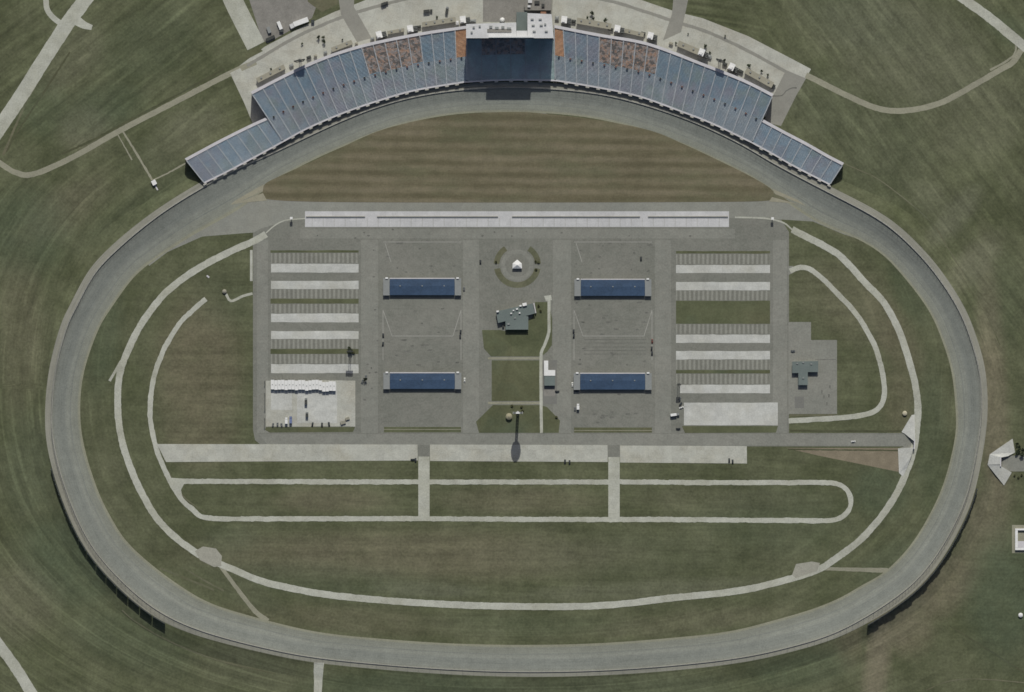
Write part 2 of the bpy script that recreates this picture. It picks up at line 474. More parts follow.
def spline_rows(rows, sub=7):
    n = len(rows); out = []
    flat = [[*r[0], *r[1], r[2], r[3], r[4]] for r in rows]
    for i in range(n):
        a, b, c, d = (flat[(i+k) % n] for k in (-1, 0, 1, 2))
        for j in range(sub):
            t = j/sub
            out.append([.5*((2*b[m]) + (c[m]-a[m])*t + (2*a[m]-5*b[m]+4*c[m]-d[m])*t*t + (3*b[m]-a[m]-3*c[m]+d[m])*t*t*t) for m in range(7)])
    return out
RS = spline_rows(rows)
NR = len(RS)
def smooth_col(k, w=6):
    v = [r[k] for r in RS]
    for i in range(NR): RS[i][k] = sum(v[(i+j) % NR] for j in range(-w, w+1))/(2*w+1)
for k in (4, 5, 6): smooth_col(k)
for k in (0, 1, 2, 3): smooth_col(k, 3)

WALL = [Vector((r[0], r[1])) for r in RS]
INNER = [Vector((r[2], r[3])) for r in RS]
OUTN = []
for i in range(NR):
    t = (WALL[(i+1) % NR] - WALL[(i-1) % NR]).normalized()
    nn = Vector((t.y, -t.x))
    if (INNER[i] - WALL[i]).dot(nn) > 0: nn = -nn
    OUTN.append(nn)
LEN = [0.0]
for i in range(NR): LEN.append(LEN[-1] + (WALL[(i+1) % NR] - WALL[i]).length)

def ring_ribbon(name, profile, mat, kind='structure', parent=None):
    """profile(i) -> list of (plan point, z, v); closed ribbon with UV (metres, v)"""
    bm = BM(); uvl = bm.loops.layers.uv.new('lane'); cols = []
    for i in range(NR):
        cols.append([(bm.verts.new(W(p, z)), v) for p, z, v in profile(i)])
    for i in range(NR):
        j = (i+1) % NR
        for k in range(len(cols[i])-1):
            q = (cols[i][k], cols[i][k+1], cols[j][k+1], cols[j][k])
            f = bm.faces.new([x[0] for x in q])
            u = (LEN[i], LEN[i], LEN[i+1], LEN[i+1])
            for lp, uu, x in zip(f.loops, u, q): lp[uvl].uv = (uu, x[1])
    for f in bm.faces:
        f.normal_update(); f.smooth = True
        if f.normal.z < 0: f.normal_flip()
    me = bpy.data.meshes.new(name); bm.to_mesh(me); bm.free()
    o = link(name, me, mat, parent)
    if kind: o['kind'] = kind
    return o

def track_profile(i):
    out = []
    for v in (0, .08, .2, .33, .45, .6, .75, .9, 1.0):
        p = INNER[i].lerp(WALL[i], v)
        h = RS[i][4]
        z = .10 + (.1*v if v <= .33 else .033 + h*((v-.33)/.67)**1.15)
        out.append((p, z, v))
    return out
ring_ribbon('race_track', track_profile, M['track'])
def strip_profile(i):
    h = RS[i][4] + .133
    return [(WALL[i], h, 0), (WALL[i] + OUTN[i]*RS[i][5]*.5, h, .5), (WALL[i] + OUTN[i]*RS[i][5], h, 1)]
ring_ribbon('outer_strip', strip_profile, M['strip'])
def bank_profile(i):
    h = RS[i][4] + .133; a = RS[i][5]; b = RS[i][6]
    return [(WALL[i] + OUTN[i]*a, h, 0), (WALL[i] + OUTN[i]*(a + b*.25), h*.86, .25), (WALL[i] + OUTN[i]*(a + b*.65), h*.32, .6), (WALL[i] + OUTN[i]*(a + b), -.03, 1)]
ring_ribbon('embankment', bank_profile, M['ground'])

# wall with its catch fence round the outside of the track
tw = thing('track_wall', 'long concrete wall with wire catch fence round the outside of the oval track', 'wall', tuple(WALL[0]))
bm = BM(); prev = None; first = None
for i in range(NR):
    h = RS[i][4] + .13
    a, b = WALL[i] - OUTN[i]*.25, WALL[i] + OUTN[i]*.25
    v = [bm.verts.new(W(a, h-.6)), bm.verts.new(W(a, h+1.15)), bm.verts.new(W(b, h+1.15)), bm.verts.new(W(b, h-.6))]
    if prev:
        for k in range(3): bm.faces.new((prev[k], prev[k+1], v[k+1], v[k]))
    else: first = v
    prev = v
for k in range(3): bm.faces.new((prev[k], prev[k+1], first[k+1], first[k]))
build('wall', bm, M['wall_conc'], tw)
bm = BM()
for i in range(0, NR):
    j = (i+1) % NR
    h = RS[i][4] + 1.25; h2 = RS[j][4] + 1.25
    p = WALL[i] + OUTN[i]*.6; q = WALL[j] + OUTN[j]*.6
    bar(bm, W(p, h-1.3), W(p, h+4.2), .09, 4)
    bar(bm, W(p, h+4.2), W(p - OUTN[i]*1.3, h+5.2), .08, 4)
    for zz in (1.0, 2.2, 3.2, 4.2):
        bar(bm, W(p, h+zz), W(q, h2+zz), .045, 3)
    bar(bm, W(p - OUTN[i]*1.2, h+5.1), W(q - OUTN[j]*1.2, h2+5.1), .045, 3)
build('catch_fence', bm, M['grey_metal'], tw)

# ------------------------------------------------------------------ the ground
def lerp_axis(lo, hi, step, far):
    a = [lo + step*i for i in range(int((hi-lo)/step)+1)]
    ext = []; d = step; x = hi
    while x < far:
        d *= 1.7; x += d; ext.append(x)
    d = step; x = lo; pre = []
    while x > -far:
        d *= 1.7; x -= d; pre.append(x)
    return pre[::-1] + a + ext

# patches: (x, y, rx, ry, rotation, brown, lush, pale)
PATCH = [(993,400,15,150,-3,.65,0,.15),(985,520,22,50,22,.5,0,.15),(940,590,24,60,48,.55,0,.1),(878,655,13,70,8,.85,0,.35),(905,625,30,30,0,.55,0,0),
 (850,640,14,30,0,.4,0,0),(1005,600,40,70,0,0,.9,0),(1000,300,30,50,0,0,.3,0),(955,215,14,40,42,0,0,.55),(975,262,16,36,42,.2,0,.5),(930,200,30,16,42,0,0,.3),
 (900,45,110,60,28,.05,0,.42),(860,20,60,30,20,0,.4,0),(980,120,60,40,-20,.1,.1,.25),(820,110,50,40,10,0,.25,.15),(880,150,60,50,0,0,.2,.15),
 (45,110,30,30,0,0,.5,0),(25,230,45,45,0,0,.75,0),(100,110,50,26,-25,0,.7,0),(70,60,45,20,-50,.1,0,.25),(150,45,60,40,-40,0,.4,0),(190,130,40,22,-25,.1,.1,.3),
 (85,130,25,25,0,.25,0,.25),(60,210,60,22,-35,.25,0,.15),(20,330,25,80,0,.25,0,.1),(70,560,60,45,40,0,.8,0),(30,470,30,60,0,.05,.5,0),(130,640,70,30,20,0,.5,0),
 (250,665,60,25,5,.15,.3,0),(420,685,120,16,0,0,.7,0),(620,688,140,16,0,0,.45,.1),(800,670,60,20,-8,0,.6,0),(20,600,40,40,0,.2,0,.25),
 (200,370,45,80,0,.50,0,0),(225,300,30,30,0,.1,.3,0),(200,430,40,40,0,.4,0,0),(105,340,16,60,10,0,.6,0),(110,480,16,60,-18,.15,.2,0),
 (420,555,230,26,0,.45,0,.10),(640,555,140,26,0,.1,.3,0),(330,580,120,18,4,.0,.4,0),(430,590,60,8,2,0,.2,.45),(640,590,140,10,-3,0,0,.45),(230,540,30,16,0,.0,.3,.1),
 (770,520,80,40,0,.0,.4,0),(880,490,30,30,-30,0,.75,0),(890,560,40,16,-35,0,.5,.1),(930,440,18,80,0,.0,.5,0),(900,400,20,40,0,.3,0,0),(850,300,50,40,40,.25,0,.1),
 (815,290,26,30,0,.15,0,.1),(890,330,20,60,-30,.4,0,0),(350,620,140,14,4,.25,0,0),(690,622,120,12,-6,.2,0,.1),(240,590,60,12,28,.1,.3,0),(520,625,120,12,0,.0,.3,0),
 (330,500,60,14,0,.4,0,.1),(520,500,80,14,0,.35,0,.1),(720,500,90,14,0,.15,.1,.05),(900,470,8,8,0,0,0,0),(140,205,90,14,-36,0,.3,0),(165,150,40,20,-30,0,.1,.2),
 (840,215,40,18,32,.35,0,.15),(910,290,16,40,-28,0,.5,0),(1010,30,30,14,30,0,.6,0),(905,620,20,40,45,.5,0,.2),(700,110,1,1,0,0,0,0)]
xs = lerp_axis(-16, 1040, 5.0, 22000); ys = lerp_axis(-16, 708, 5.0, 22000)
nx, ny = len(xs), len(ys)
verts = [W((x, y)) for y in ys for x in xs]
faces = [(j*nx+i, (j+1)*nx+i, (j+1)*nx+i+1, j*nx+i+1) for j in range(ny-1) for i in range(nx-1)]
me = bpy.data.meshes.new('ground'); me.from_pydata([tuple(v) for v in verts], [], faces)
soil = me.attributes.new('soil', 'FLOAT_COLOR', 'POINT'); mow = me.attributes.new('mow', 'FLOAT_COLOR', 'POINT'); ovl = me.attributes.new('oval', 'FLOAT_VECTOR', 'POINT')
def sstep(a, b, x):
    t = min(1, max(0, (x-a)/(b-a))); return t*t*(3-2*t)
def soil_at(x, y):
    r = g = b = 0.0
    for cx, cy, rx, ry, rot, br, lu, pa in PATCH:
        dx, dy = x-cx, y-cy
        if abs(dx) > 2*(rx+ry) or abs(dy) > 2*(rx+ry): continue
        ca, sa = math.cos(R(rot)), math.sin(R(rot))
        u = (dx*ca + dy*sa)/rx; v = (-dx*sa + dy*ca)/ry
        w = 1 - sstep(.45, 1.35, math.hypot(u, v))
        r = max(r, br*w); g = max(g, lu*w); b = max(b, pa*w)
    return r, g, b
def oval_uv(x, y):
    ex, ey = (x-514)/470.0, (y-385)/292.0
    e = (abs(ex)**2.3 + abs(ey)**2.3)**(1/2.3)
    return e, math.atan2(ey, ex)
def mow_at(x, y):
    e, a = oval_uv(x, y)
    out = sstep(.93, 1.0, e)
    top_right = out*sstep(700, 800, x)*(1-sstep(330, 420, y))
    top_left = out*(1-sstep(150, 330, x))*(1-sstep(120, 200, y))
    wo = out*(1-top_right)*(1-top_left)*(.25 + .75*(1-sstep(860, 960, x)))
    ring = (1-out)*sstep(.72, .85, e)*.5
    return wo + ring, top_left, top_right
sd, md, od = [], [], []
for y in ys:
    for x in xs:
        r, g, b = soil_at(x, y); sd += [r, g, b, 1]
        m = mow_at(x, y); md += [*m, 1]
        e, a = oval_uv(x, y); od += [e*45.0, a*2.2, 0]
soil.data.foreach_set('color', sd); mow.data.foreach_set('color', md); ovl.data.foreach_set('vector', od)
g = link('ground', me, M['ground']); g['kind'] = 'structure'
# the bank carries the same grass: give it the same growth data
eb = bpy.data.objects['embankment'].data
s2 = eb.attributes.new('soil', 'FLOAT_COLOR', 'POINT'); m2 = eb.attributes.new('mow', 'FLOAT_COLOR', 'POINT'); o2 = eb.attributes.new('oval', 'FLOAT_VECTOR', 'POINT')
sd, md, od = [], [], []
for v in eb.vertices:
    x, y = v.co.x + 512, 346 - v.co.y
    r, gg, b = soil_at(x, y); sd += [r, gg, b, 1]; md += [*mow_at(x, y), 1]
    e, a = oval_uv(x, y); od += [e*45.0, a*2.2, 0]
s2.data.foreach_set('color', sd); m2.data.foreach_set('color', md); o2.data.foreach_set('vector', od)

# ------------------------------------------------------------------ roads outside the oval
path('access_road', [(112,-40),(85,0),(67,24),(43,61),(21,96),(0,127),(-22,160)], 14.5, 2, M['path'], wob=.4)
path('branch_road', [(46,-30),(46,0),(48,11),(56,20),(66,26)], 5.5, 3, M['path'])
path('road_stub', [(76,20),(84,25),(92,27.5)], [10, 5], 3, M['path'])
path('perimeter_road', [(-30,142),(0,163),(16,172.5),(34,174),(72,157.5),(121,130),(173,103),(228,74.5),(256,62)], 5.6, 2, M['gravel'], wob=.3)
path('ditch_track', [(60,45),(30,95),(3,155)], 2.2, 1, M['bank'], wob=.4)
path('worn_track', [(123,131.5),(138,156),(152,180)], 2.0, 1, M['gravel'], wob=.4)
path('worn_track', [(117,133),(132,160)], 1.2, 1, M['gravel'], wob=.3)
path('worn_track', [(153,180),(168,173),(186,163)], 1.5, 1, M['gravel'], wob=.3)
path('access_road', [(940,-18),(964,-1),(985,14),(1000,26),(1024,46),(1060,74)], 9.5, 2, M['path'], wob=.4)
path('perimeter_road', [(1021,50),(1013,62),(1000,70),(976,84),(941,102.6),(907,110.5),(878,108.5),(846,95),(824,84),(806,75)], 5.8, 2, M['gravel'], wob=.3)
path('road_edge', [(1016,38),(1015,53),(1005,62),(990,70)], 2.0, 1, M['gravel'], wob=.4)
path('drain_line', [(843,163),(859,170),(882.5,182),(928,219),(948,248),(961,270),(986,314),(1000,345)], 1.1, 1, M['bank'], wob=.2)
path('ditch_line', [(62,154),(95,139),(121,125),(175,96),(224,69)], 2.2, 1, M['ditch'], wob=.5)
path('ditch_line', [(70,52),(44,92),(20,128),(6,152)], 1.8, 1, M['ditch'], wob=.4)
path('ditch_line', [(950,626),(985,648),(1030,676)], 1.6, 1, M['ditch'], wob=.6)
path('drain_line', [(926,690),(950,681),(980,679),(1030,683)], 1.1, 1, M['bank'], wob=.3)
path('drain_line', [(345,668),(420,676),(520,683),(600,682)], 1.1, 1, M['bank'], wob=.3)
path('ditch_line', [(790,430.5),(850,431),(902,431)], 1.6, 4, M['ditch'], wob=.3)
path('ditch_line', [(788,449.3),(850,450),(898,450.5)], 1.4, 2, M['ditch'], wob=.3)
path('access_road', [(-20,618),(0,646),(16,668),(38,704)], 11, 2, M['path'], wob=.4)
def bank_z(p):
    i = min(range(NR), key=lambda k: (WALL[k]-p).length); h = RS[i][4] + .133; d = (p-WALL[i]).dot(OUTN[i]) - RS[i][5]
    t = d/RS[i][6]
    if t <= 0: return h + .06
    for (a, za), (b, zb) in zip(((0, 1), (.25, .86), (.65, .32), (1, 0)), ((.25, .86), (.65, .32), (1, 0), (9, 0))):
        if t <= b: return h*(za + (zb-za)*(t-a)/(b-a)) + .14
    return .14
path('service_road', [(319,662.5),(318.8,668),(318.3,676),(317.5,710)], [10, 6.5], 5, M['path'], wob=.3, zf=bank_z)
path('drain_line', [(122,610),(135.6,621.6),(167,640),(214,659),(276,674)], 1.3, 1, M['bank'], wob=.2, zf=bank_z)
path('service_road', [(1060,463),(1024,463.5),(1002,463.5)], 16, 2, M['asphalt_road'], wob=.2)
sheet('access_track', [(868,700),(872,668),(866,650),(876,640),(886,650),(884,672),(884,700)], 1, M['dirt'], True) if False else None
# ------------------------------------------------------------------ concourse behind the stands
conc = [(230,73),(247,60),(265,46.5),(300,28),(334,12),(357,3.5),(380,-6),(440,-20),(512,-26),(590,-20),(625,-6),(650,3),(676,11.8),(702,18),(748,36),(796,61),(811,69),(806,78.5),(796,96),(782,124),(770,124),(750,92),(640,44),(512,24),(380,44),(268,92),(274,115),(254,127),(243,100)]
sheet('concourse', conc, 2, M['plaza'])
path('concourse_road', [(247,66),(265,55),(300,35),(340,18),(375,7),(420,-4),(470,-9)], 3.2, 3, M['plaza_dark'], wob=.3)
path('concourse_road', [(560,-8),(610,1),(640,10),(676,22),(710,33),(748,51),(790,74)], 3.2, 3, M['plaza_dark'], wob=.3)
sheet('crossing_lane', [(334,-30),(355,-30),(354,7),(371.6,38),(357,42),(341,14.5)], 4, M['plaza_dark'])
sheet('crossing_lane', [(676,-30),(694,-30),(686,10),(681,32),(663,40.5),(672,14)], 4, M['plaza_dark'])
sheet('tower_forecourt', [(483,-30),(526,-30),(526,22),(483,22)], 4, M['lot_dirt'])
sheet('tower_forecourt', [(530,-30),(554,-30),(552,16),(530,14)], 4, M['plaza_dark'])
sheet('gate_apron', [(786,70),(806,78.5),(796,96),(781,126),(764,122),(772,98)], 4, M['plaza_dark'])
path('patch_joint', [(772,96),(782,95.5),(786,91),(792,88),(797,88)], 1.1, 5, M['stain'])
sheet('gate_apron', [(230,73),(240,68),(268,112),(270,120),(256,128)], 4, M['concrete'])
path('access_lane', [(222,-30),(233,0),(256,46)], 19, 3, M['path'])
sheet('dusty_lot', [(243,-20),(322,-20),(318,2),(312,18),(268,43),(262,40)], 2.5, M['lot_dirt'])
sheet('rough_grass', [(304,-20),(338,-20),(338,4),(322,12),(308,2)], 3, M['bank'])
sheet('rough_grass', [(236,58),(258,47),(263,51),(240,63)], 3, M['infield'])

# ------------------------------------------------------------------ front grass, pit road and infield paving
DG = [(266,199),(262.5,192),(265,184),(280,176),(313,161),(339,148.5),(374.5,132.5),(403,124),(432,118),(470,113.5),(512,112),(540,113.2),(598,120),(650,130.5),(684.5,144.5),(719,160.6),(750,176),(770,188),(774,194),(769,200.5),(700,202),(512,202.5),(330,202)]
PIT = [(148,262),(150,246),(165,230),(225,196),(300,172),(512,104),(735,166),(800,190),(856,224),(866,236),(858,239),(843,234),(813,221.5),(781,219.5),(789,232),(789,240),(252,240),(262,232),(240,233.5),(202,236.6),(167.5,252),(149,266)]
sheet('pit_road', PIT, 2, M['pitroad'])
sheet('front_grass', DG, 5, M['dgrass'], True)
for tri in ([(264,184),(262.8,191),(240,201.5),(230,205),(236,200)], [(263,193),(267,200.5),(240,203),(231,205)], [(773,189),(775,194),(800,203.5),(806,206),(798,200)], [(772,197),(769,201.5),(790,203),(803,205.5)]):
    sheet('taper_marking', tri, 6, M['taper'])
sheet('taper_marking', [(262,192),(266,200),(246,202.5)], 5.5, M['bank']); sheet('taper_marking', [(775,192),(770,200.5),(792,203)], 5.5, M['bank'])
sheet('infield_paving', [(253,233),(262,228),(300,218),(512,216),(740,218),(781,219.5),(789,232),(789,433),(905,433),(904,446.5),(262,446),(255,440),(253,430)], 3, M['asphalt'])
for (x0, x1) in ((257,268),(361,378),(463,479),(553,571),(655,671),(773,787)):
    sheet('service_lane', rect(x0, 240, x1, 433), 3.6, M['asphalt_road'])
sheet('service_lane', [(259,434),(788,434),(788,445.5),(268,445.5)], 3.8, M['asphalt_road'])
sheet('service_lane', [(788,434),(905,434.5),(904,446),(788,445.5)], 3.8, M['asphalt_road'])
sheet('service_lane', [(904,433.5),(906,434),(914.5,440.5),(914,447.8),(898,448.6),(904,446.5)], 3.9, M['asphalt_road'])
sheet('service_lane', [(300,229),(735,229),(735,238.5),(300,238.5)], 3.7, M['asphalt_road'])
sheet('pit_stalls', rect(305,211.3,729,227), 5, M['pit_concrete'])
for x in list(range(312, 728, 11)):
    sheet('stall_line', rect(x, 218, x+.35, 226.6), 6, M['paint'])

# stall blocks on the left and on the right
for (y0, y1, k) in ((250.3,252.6,'g'),(253,263,'h'),(263.8,272.5,'w'),(281,289,'w'),(289.3,298.5,'h'),(298.8,303.6,'g'),(304,313,'h'),(313.6,322.3,'w'),(331,339,'w'),(339.4,348.6,'h'),(349,353.8,'g'),(354.2,363.6,'h'),(364.2,373,'w')):
    m = {'g': M['infield'], 'h': M['stall'], 'w': M['white_concrete']}[k]; nm = {'g': 'grass_median', 'h': 'parking_stalls', 'w': 'concrete_bay'}[k]
    sheet(nm, rough_rect(271 if k != 'g' else 270.5, y0, 358.6, y1, .55 if k == 'w' else .35), 5, m)
for (y0, y1, k) in ((251,253.5,'g'),(254,264,'h'),(265,273,'w'),(282,290.3,'w'),(290.6,300.4,'h'),(300.8,323.8,'g'),(324.2,333.8,'h'),(334.6,342.9,'w'),(351,359.4,'w'),(359.8,369.6,'h'),(370,373.4,'g'),(373.8,384,'h'),(384.7,393.2,'w')):
    m = {'g': M['infield'] if y1-y0 < 10 else M['grass'], 'h': M['stall'], 'w': M['white_concrete']}[k]; nm = {'g': 'grass_median', 'h': 'parking_stalls', 'w': 'concrete_bay'}[k]
    sheet(nm, rough_rect(676 if y0 < 380 else 680, y0, 770, y1, .55 if k == 'w' else .35), 5, m)
sheet('trailer_lot', rough_rect(266,380.5,355.3,426.5,.5), 5, M['plaza'])
sheet('concrete_bay', rect(297,383,337,423), 6, M['white_concrete']); sheet('concrete_bay', rect(271,391,292,410), 6, M['white_concrete'])
sheet('concrete_bay', rough_rect(684,402.7,777.8,425.2,.5), 5, M['white_concrete'])
sheet('grass_strip', [(266,427),(355,427),(353,432),(270,432.5),(265,430)], 5, M['infield'])
sheet('grass_strip', [(682,426),(778,426),(776,432.6),(685,433)], 5, M['grass'])
sheet('grass_strip', rect(384,427,461,432.3), 5, M['infield']); sheet('grass_strip', rect(574,427.5,652,432.6), 5, M['infield'])
path('kerb_line', [(384,429.4),(461,429.4)], .6, 6, M['gravel']); path('kerb_line', [(574,430.5),(652,430.5)], .6, 6, M['gravel'])
for x in (383, 574):                                              # yard lines around the garages
    for pts in (((x,310),(x+9,336)),((x+78,310),(x+70,336)),((x+9,336),(x+70,336)),((x,310),(x,360)),((x+78,310),(x+78,360)),((x,242),(x+78,242)),((x+2,243),(x+8,262))):
        path('yard_line', pts, .75, 5, M['paint'])
for y in (339.5, 343, 347, 350.5, 354): path('yard_line', ((584,y),(646,y)), .45, 5, M['stain'])
random.seed(5)
STAINS = [(random.uniform(386,458), random.uniform(240,275), random.uniform(1.5,4)) for _ in range(8)] + [(random.uniform(576,650), random.uniform(240,275), random.uniform(1.5,4)) for _ in range(14)] + [(random.uniform(576,650), random.uniform(300,365), random.uniform(2,6)) for _ in range(16)] + [(random.uniform(386,458), random.uniform(302,365), random.uniform(2,6)) for _ in range(10)] + [(random.uniform(576,650), random.uniform(394,424), random.uniform(2,6)) for _ in range(8)] + [(random.uniform(362,378), random.uniform(245,430), random.uniform(1.5,3)) for _ in range(10)] + [(random.uniform(300,780), random.uniform(229,240), random.uniform(1.5,4)) for _ in range(14)]
for (x, y, a) in tuple(STAINS) + ((404,340,7),(412,346,5),(425,345,9),(408,351,5),(430,350,6),(608,322,6),(616,329,6),(604,318,4),(625,333,4),(400,243,9),(455,392,5),(610,243,5),(650,245,6),(641,257,3),(612,353,4),(604,416,9),(612,412,4),(620,240,3)):
    w = a; pts = []
    for k in range(9):
        t = 2*math.pi*k/9; rr = .7 + .5*random.random()
        pts.append((x + w*.5*math.cos(t)*rr, y + .9*math.sin(t)*rr))
    sheet('oil_stain', pts, 4.6, M['stain'])

# round lawn, media lawn, square lawn, tower lawn
def arc_band(r0, r1, a0, a1, c=(517.3,265.2), n=18):
    o = [(c[0] + r1*math.cos(R(a0+(a1-a0)*i/n)), c[1] - r1*math.sin(R(a0+(a1-a0)*i/n))*.97) for i in range(n+1)]
    i_ = [(c[0] + r0*math.cos(R(a1-(a1-a0)*i/n)), c[1] - r0*math.sin(R(a1-(a1-a0)*i/n))*.97) for i in range(n+1)]
    return o + i_
sheet('ring_lawn', arc_band(18, 23.6, 4, 56), 5, M['bank']); sheet('ring_lawn', arc_band(18, 23.6, 124, 176), 5, M['bank']); sheet('ring_lawn', arc_band(17.5, 23.4, 190, 350), 5, M['bank'])
sheet('ring_walk', arc_band(12, 16.3, 0, 359), 4.5, M['asphalt_road'])
sheet('media_lawn', [(482,330),(500,330),(505,331),(532,318),(535,302),(549,302),(552,318),(552,345),(547,352),(541,356.5),(491,356.5),(484,348.6)], 5, M['grass'])
sheet('square_lawn', rect(491.7,360.3,540,401), 5, M['grass'])
sheet('tower_lawn', [(493,405),(540,405),(547,407),(560,420.6),(558.7,432.8),(479,432.8),(476,421.7)], 5, M['grass'])
path('garden_path', [(549,297),(549,318),(548.8,332),(545,344),(541.8,351),(541,360),(541,395),(541.5,433)], 3.0, 6, M['path'], wob=.15)
path('garden_path', [(488,358.3),(541,358.3)], 2.2, 5.7, M['gravel']); path('garden_path', [(488,403),(541,403)], 2.4, 5.7, M['gravel'])
sheet('path_landing', [(544,296),(551,295),(552,300),(546,301)], 6.4, M['path'])
sheet('paved_yard', [(542,360),(557,360),(557,404),(543,404)], 4.6, M['asphalt_dark'])
sheet('paved_yard', [(544,389),(556,389),(555,396),(544,396)], 5.2, M['lot_dirt'])

# concrete aprons and loop paths of the lower infield
sheet('lower_apron', [(157,444),(417.5,444.5),(417.8,460.5),(166,462)], 6, M['concrete'])
sheet('lower_apron', [(430,444.5),(607.5,445),(607.8,462),(430,461)], 6, M['concrete'])
sheet('lower_apron', [(620,445.5),(746.8,446),(747,463.5),(620,462.5)], 6, M['concrete'])
sheet('connector', rect(417.5,445,430,456.5), 5, M['asphalt']); sheet('connector', rect(607.5,445,620,457), 5, M['asphalt'])
sheet('connector', rect(418.3,456.5,429.6,518), 6, M['path']); sheet('connector', rect(608.3,457,619.7,518), 6, M['path'])
path('loop_path', [(206,299),(193,310),(180,323),(169,340),(161,356),(154,377),(151,394),(150,410),(151,424),(154,440),(159,456),(169,479),(181,498.6),(192,509),(204.5,517.3),(240,518.8),(417,518.6),(512,519.3),(608,519.5),(700,519.7),(800,520.6),(826,520.6),(840,518),(848.3,510.5),(851,501),(848,491.5),(840,485),(827,482.6),(800,482.5),(700,482.5),(620,482),(430,482),(172,481.3)], 5.0, 4, M['path'], wob=.55)
sheet('path_junction', [(167,477.5),(190,479),(184,484),(181,490),(183,500),(174,490)], 4.5, M['path'])
sheet('bank_soil', [(786,448),(902,448),(899,472),(860,464),(820,456)], 1, M['dirt'])
path('bank_edge', [(160,458),(172,478),(184,497),(206,513)], 1.2, 3, M['bank'])
# inner perimeter road (concrete) and its spurs
path('inner_road', [(266,234),(256,240),(222,255.5),(191,273),(163,295.5),(139,328),(123,363),(118.3,385),(117.8,400),(118.6,420),(123,445),(133,474),(146,501),(159.5,521.5),(177.5,539),(202,556),(236,570.5),(254,578.4),(280,586),(342,596.5),(440,604),(518,606.4),(600,605.6),(678,597.3),(740,590.6),(791,578.5),(818,569.5),(833,560.5),(860,540),(880,518),(896,494.5),(907,470),(914,448),(917,425),(918,410),(916.5,393),(912.5,373),(900,333),(884,303),(864,281.5),(843,258.5),(828,248),(806,236.5),(792,229.5)], 6.8, 5, M['path'], wob=.4)
path('road_kerb', [(792,229.5),(784,223),(772,219.5),(760,218),(735,217.3)], 1.6, 5.5, M['path'])
path('road_kerb', [(266,233),(274,226),(283,221),(292,219.5),(305,218.5)], 1.2, 5.5, M['path'])
path('spur_path', [(109.5,381),(114.5,372.5),(121,361)], 2.6, 4, M['path'])
path('spur_path', [(252.5,293.5),(243,296),(231,301),(226,294)], 2.6, 4, M['path'])
path('wall_walk', [(251.3,250),(251.3,281)], 2.6, 5, M['concrete'])
sheet('road_pad', [(195,551),(203,546.5),(216,548.5),(222,556),(221,566),(214,567),(200,560)], 6, M['pad'])
sheet('road_pad', [(792,575),(796,564),(812,561.5),(820,563),(817,571),(796,578)], 6, M['pad'])
path('service_spur', [(218,563),(236,587),(255,611),(268,621)], [3.5, 5], 2, M['gravel'], wob=.3)
path('service_spur', [(812,568.5),(850,569.3),(888,570.5)], [2.8, 5], 2, M['gravel'], wob=.3)
path('worn_track', [(160,568),(185,578),(214,590)], 2, 1, M['bank'], wob=.5); path('worn_track', [(183,567),(200,578),(224,591)], 1.6, 1, M['bank'], wob=.5)
path('inner_loop', [(790,271),(797,268),(804,267.4),(812,270.4),(824,280),(836.5,292.7),(849,305.5),(859.7,318.7),(868,333),(875,346.5),(881,366),(884,384),(884.3,396),(881,405),(874,411.5),(860,415.5),(838,418),(810,419.6),(788.7,421)], 5.2, 4, M['path'], wob=.35)
sheet('inner_loop_apron', [(788,266),(793,266),(793,273),(788,275)], 4, M['asphalt_road'])
sheet('paved_yard', [(788.5,322),(811,322),(811,340),(837,340),(837,414),(788.5,414)], 4, M['asphalt_road'])
sheet('paved_yard', rect(794.7,396.5,804,408), 5, M['asphalt_dark'])
sheet('grass_strip', [(789,423),(872,415),(905,412),(899,432.5),(789,432.5)], 2.5, M['infield']) if False else None
path('yard_line', [(815,359.5),(836,359.5)], .6, 5, M['stain'])
for (x, y) in ((822,392),(824,397),(829,396),(827,404),(830,387)): sheet('oil_stain', rect(x-.7, y-1.8, x+.5, y+1.4), 5, M['stain'])
path('yard_line', [(790,415.2),(838,415.2)], 2.0, 3.5, M['bank'])

# ------------------------------------------------------------------ grandstands
def resample(pts, n):
    c = catmull(pts, 1.0); L = [0]
    for a, b in zip(c, c[1:]): L.append(L[-1] + (b-a).length)
    out = []; k = 0
    for i in range(n+1):
        s = L[-1]*i/n
        while k < len(L)-2 and L[k+1] < s: k += 1
        d = L[k+1]-L[k]
        out.append(c[k].lerp(c[k+1], (s-L[k])/d if d else 0))
    return out

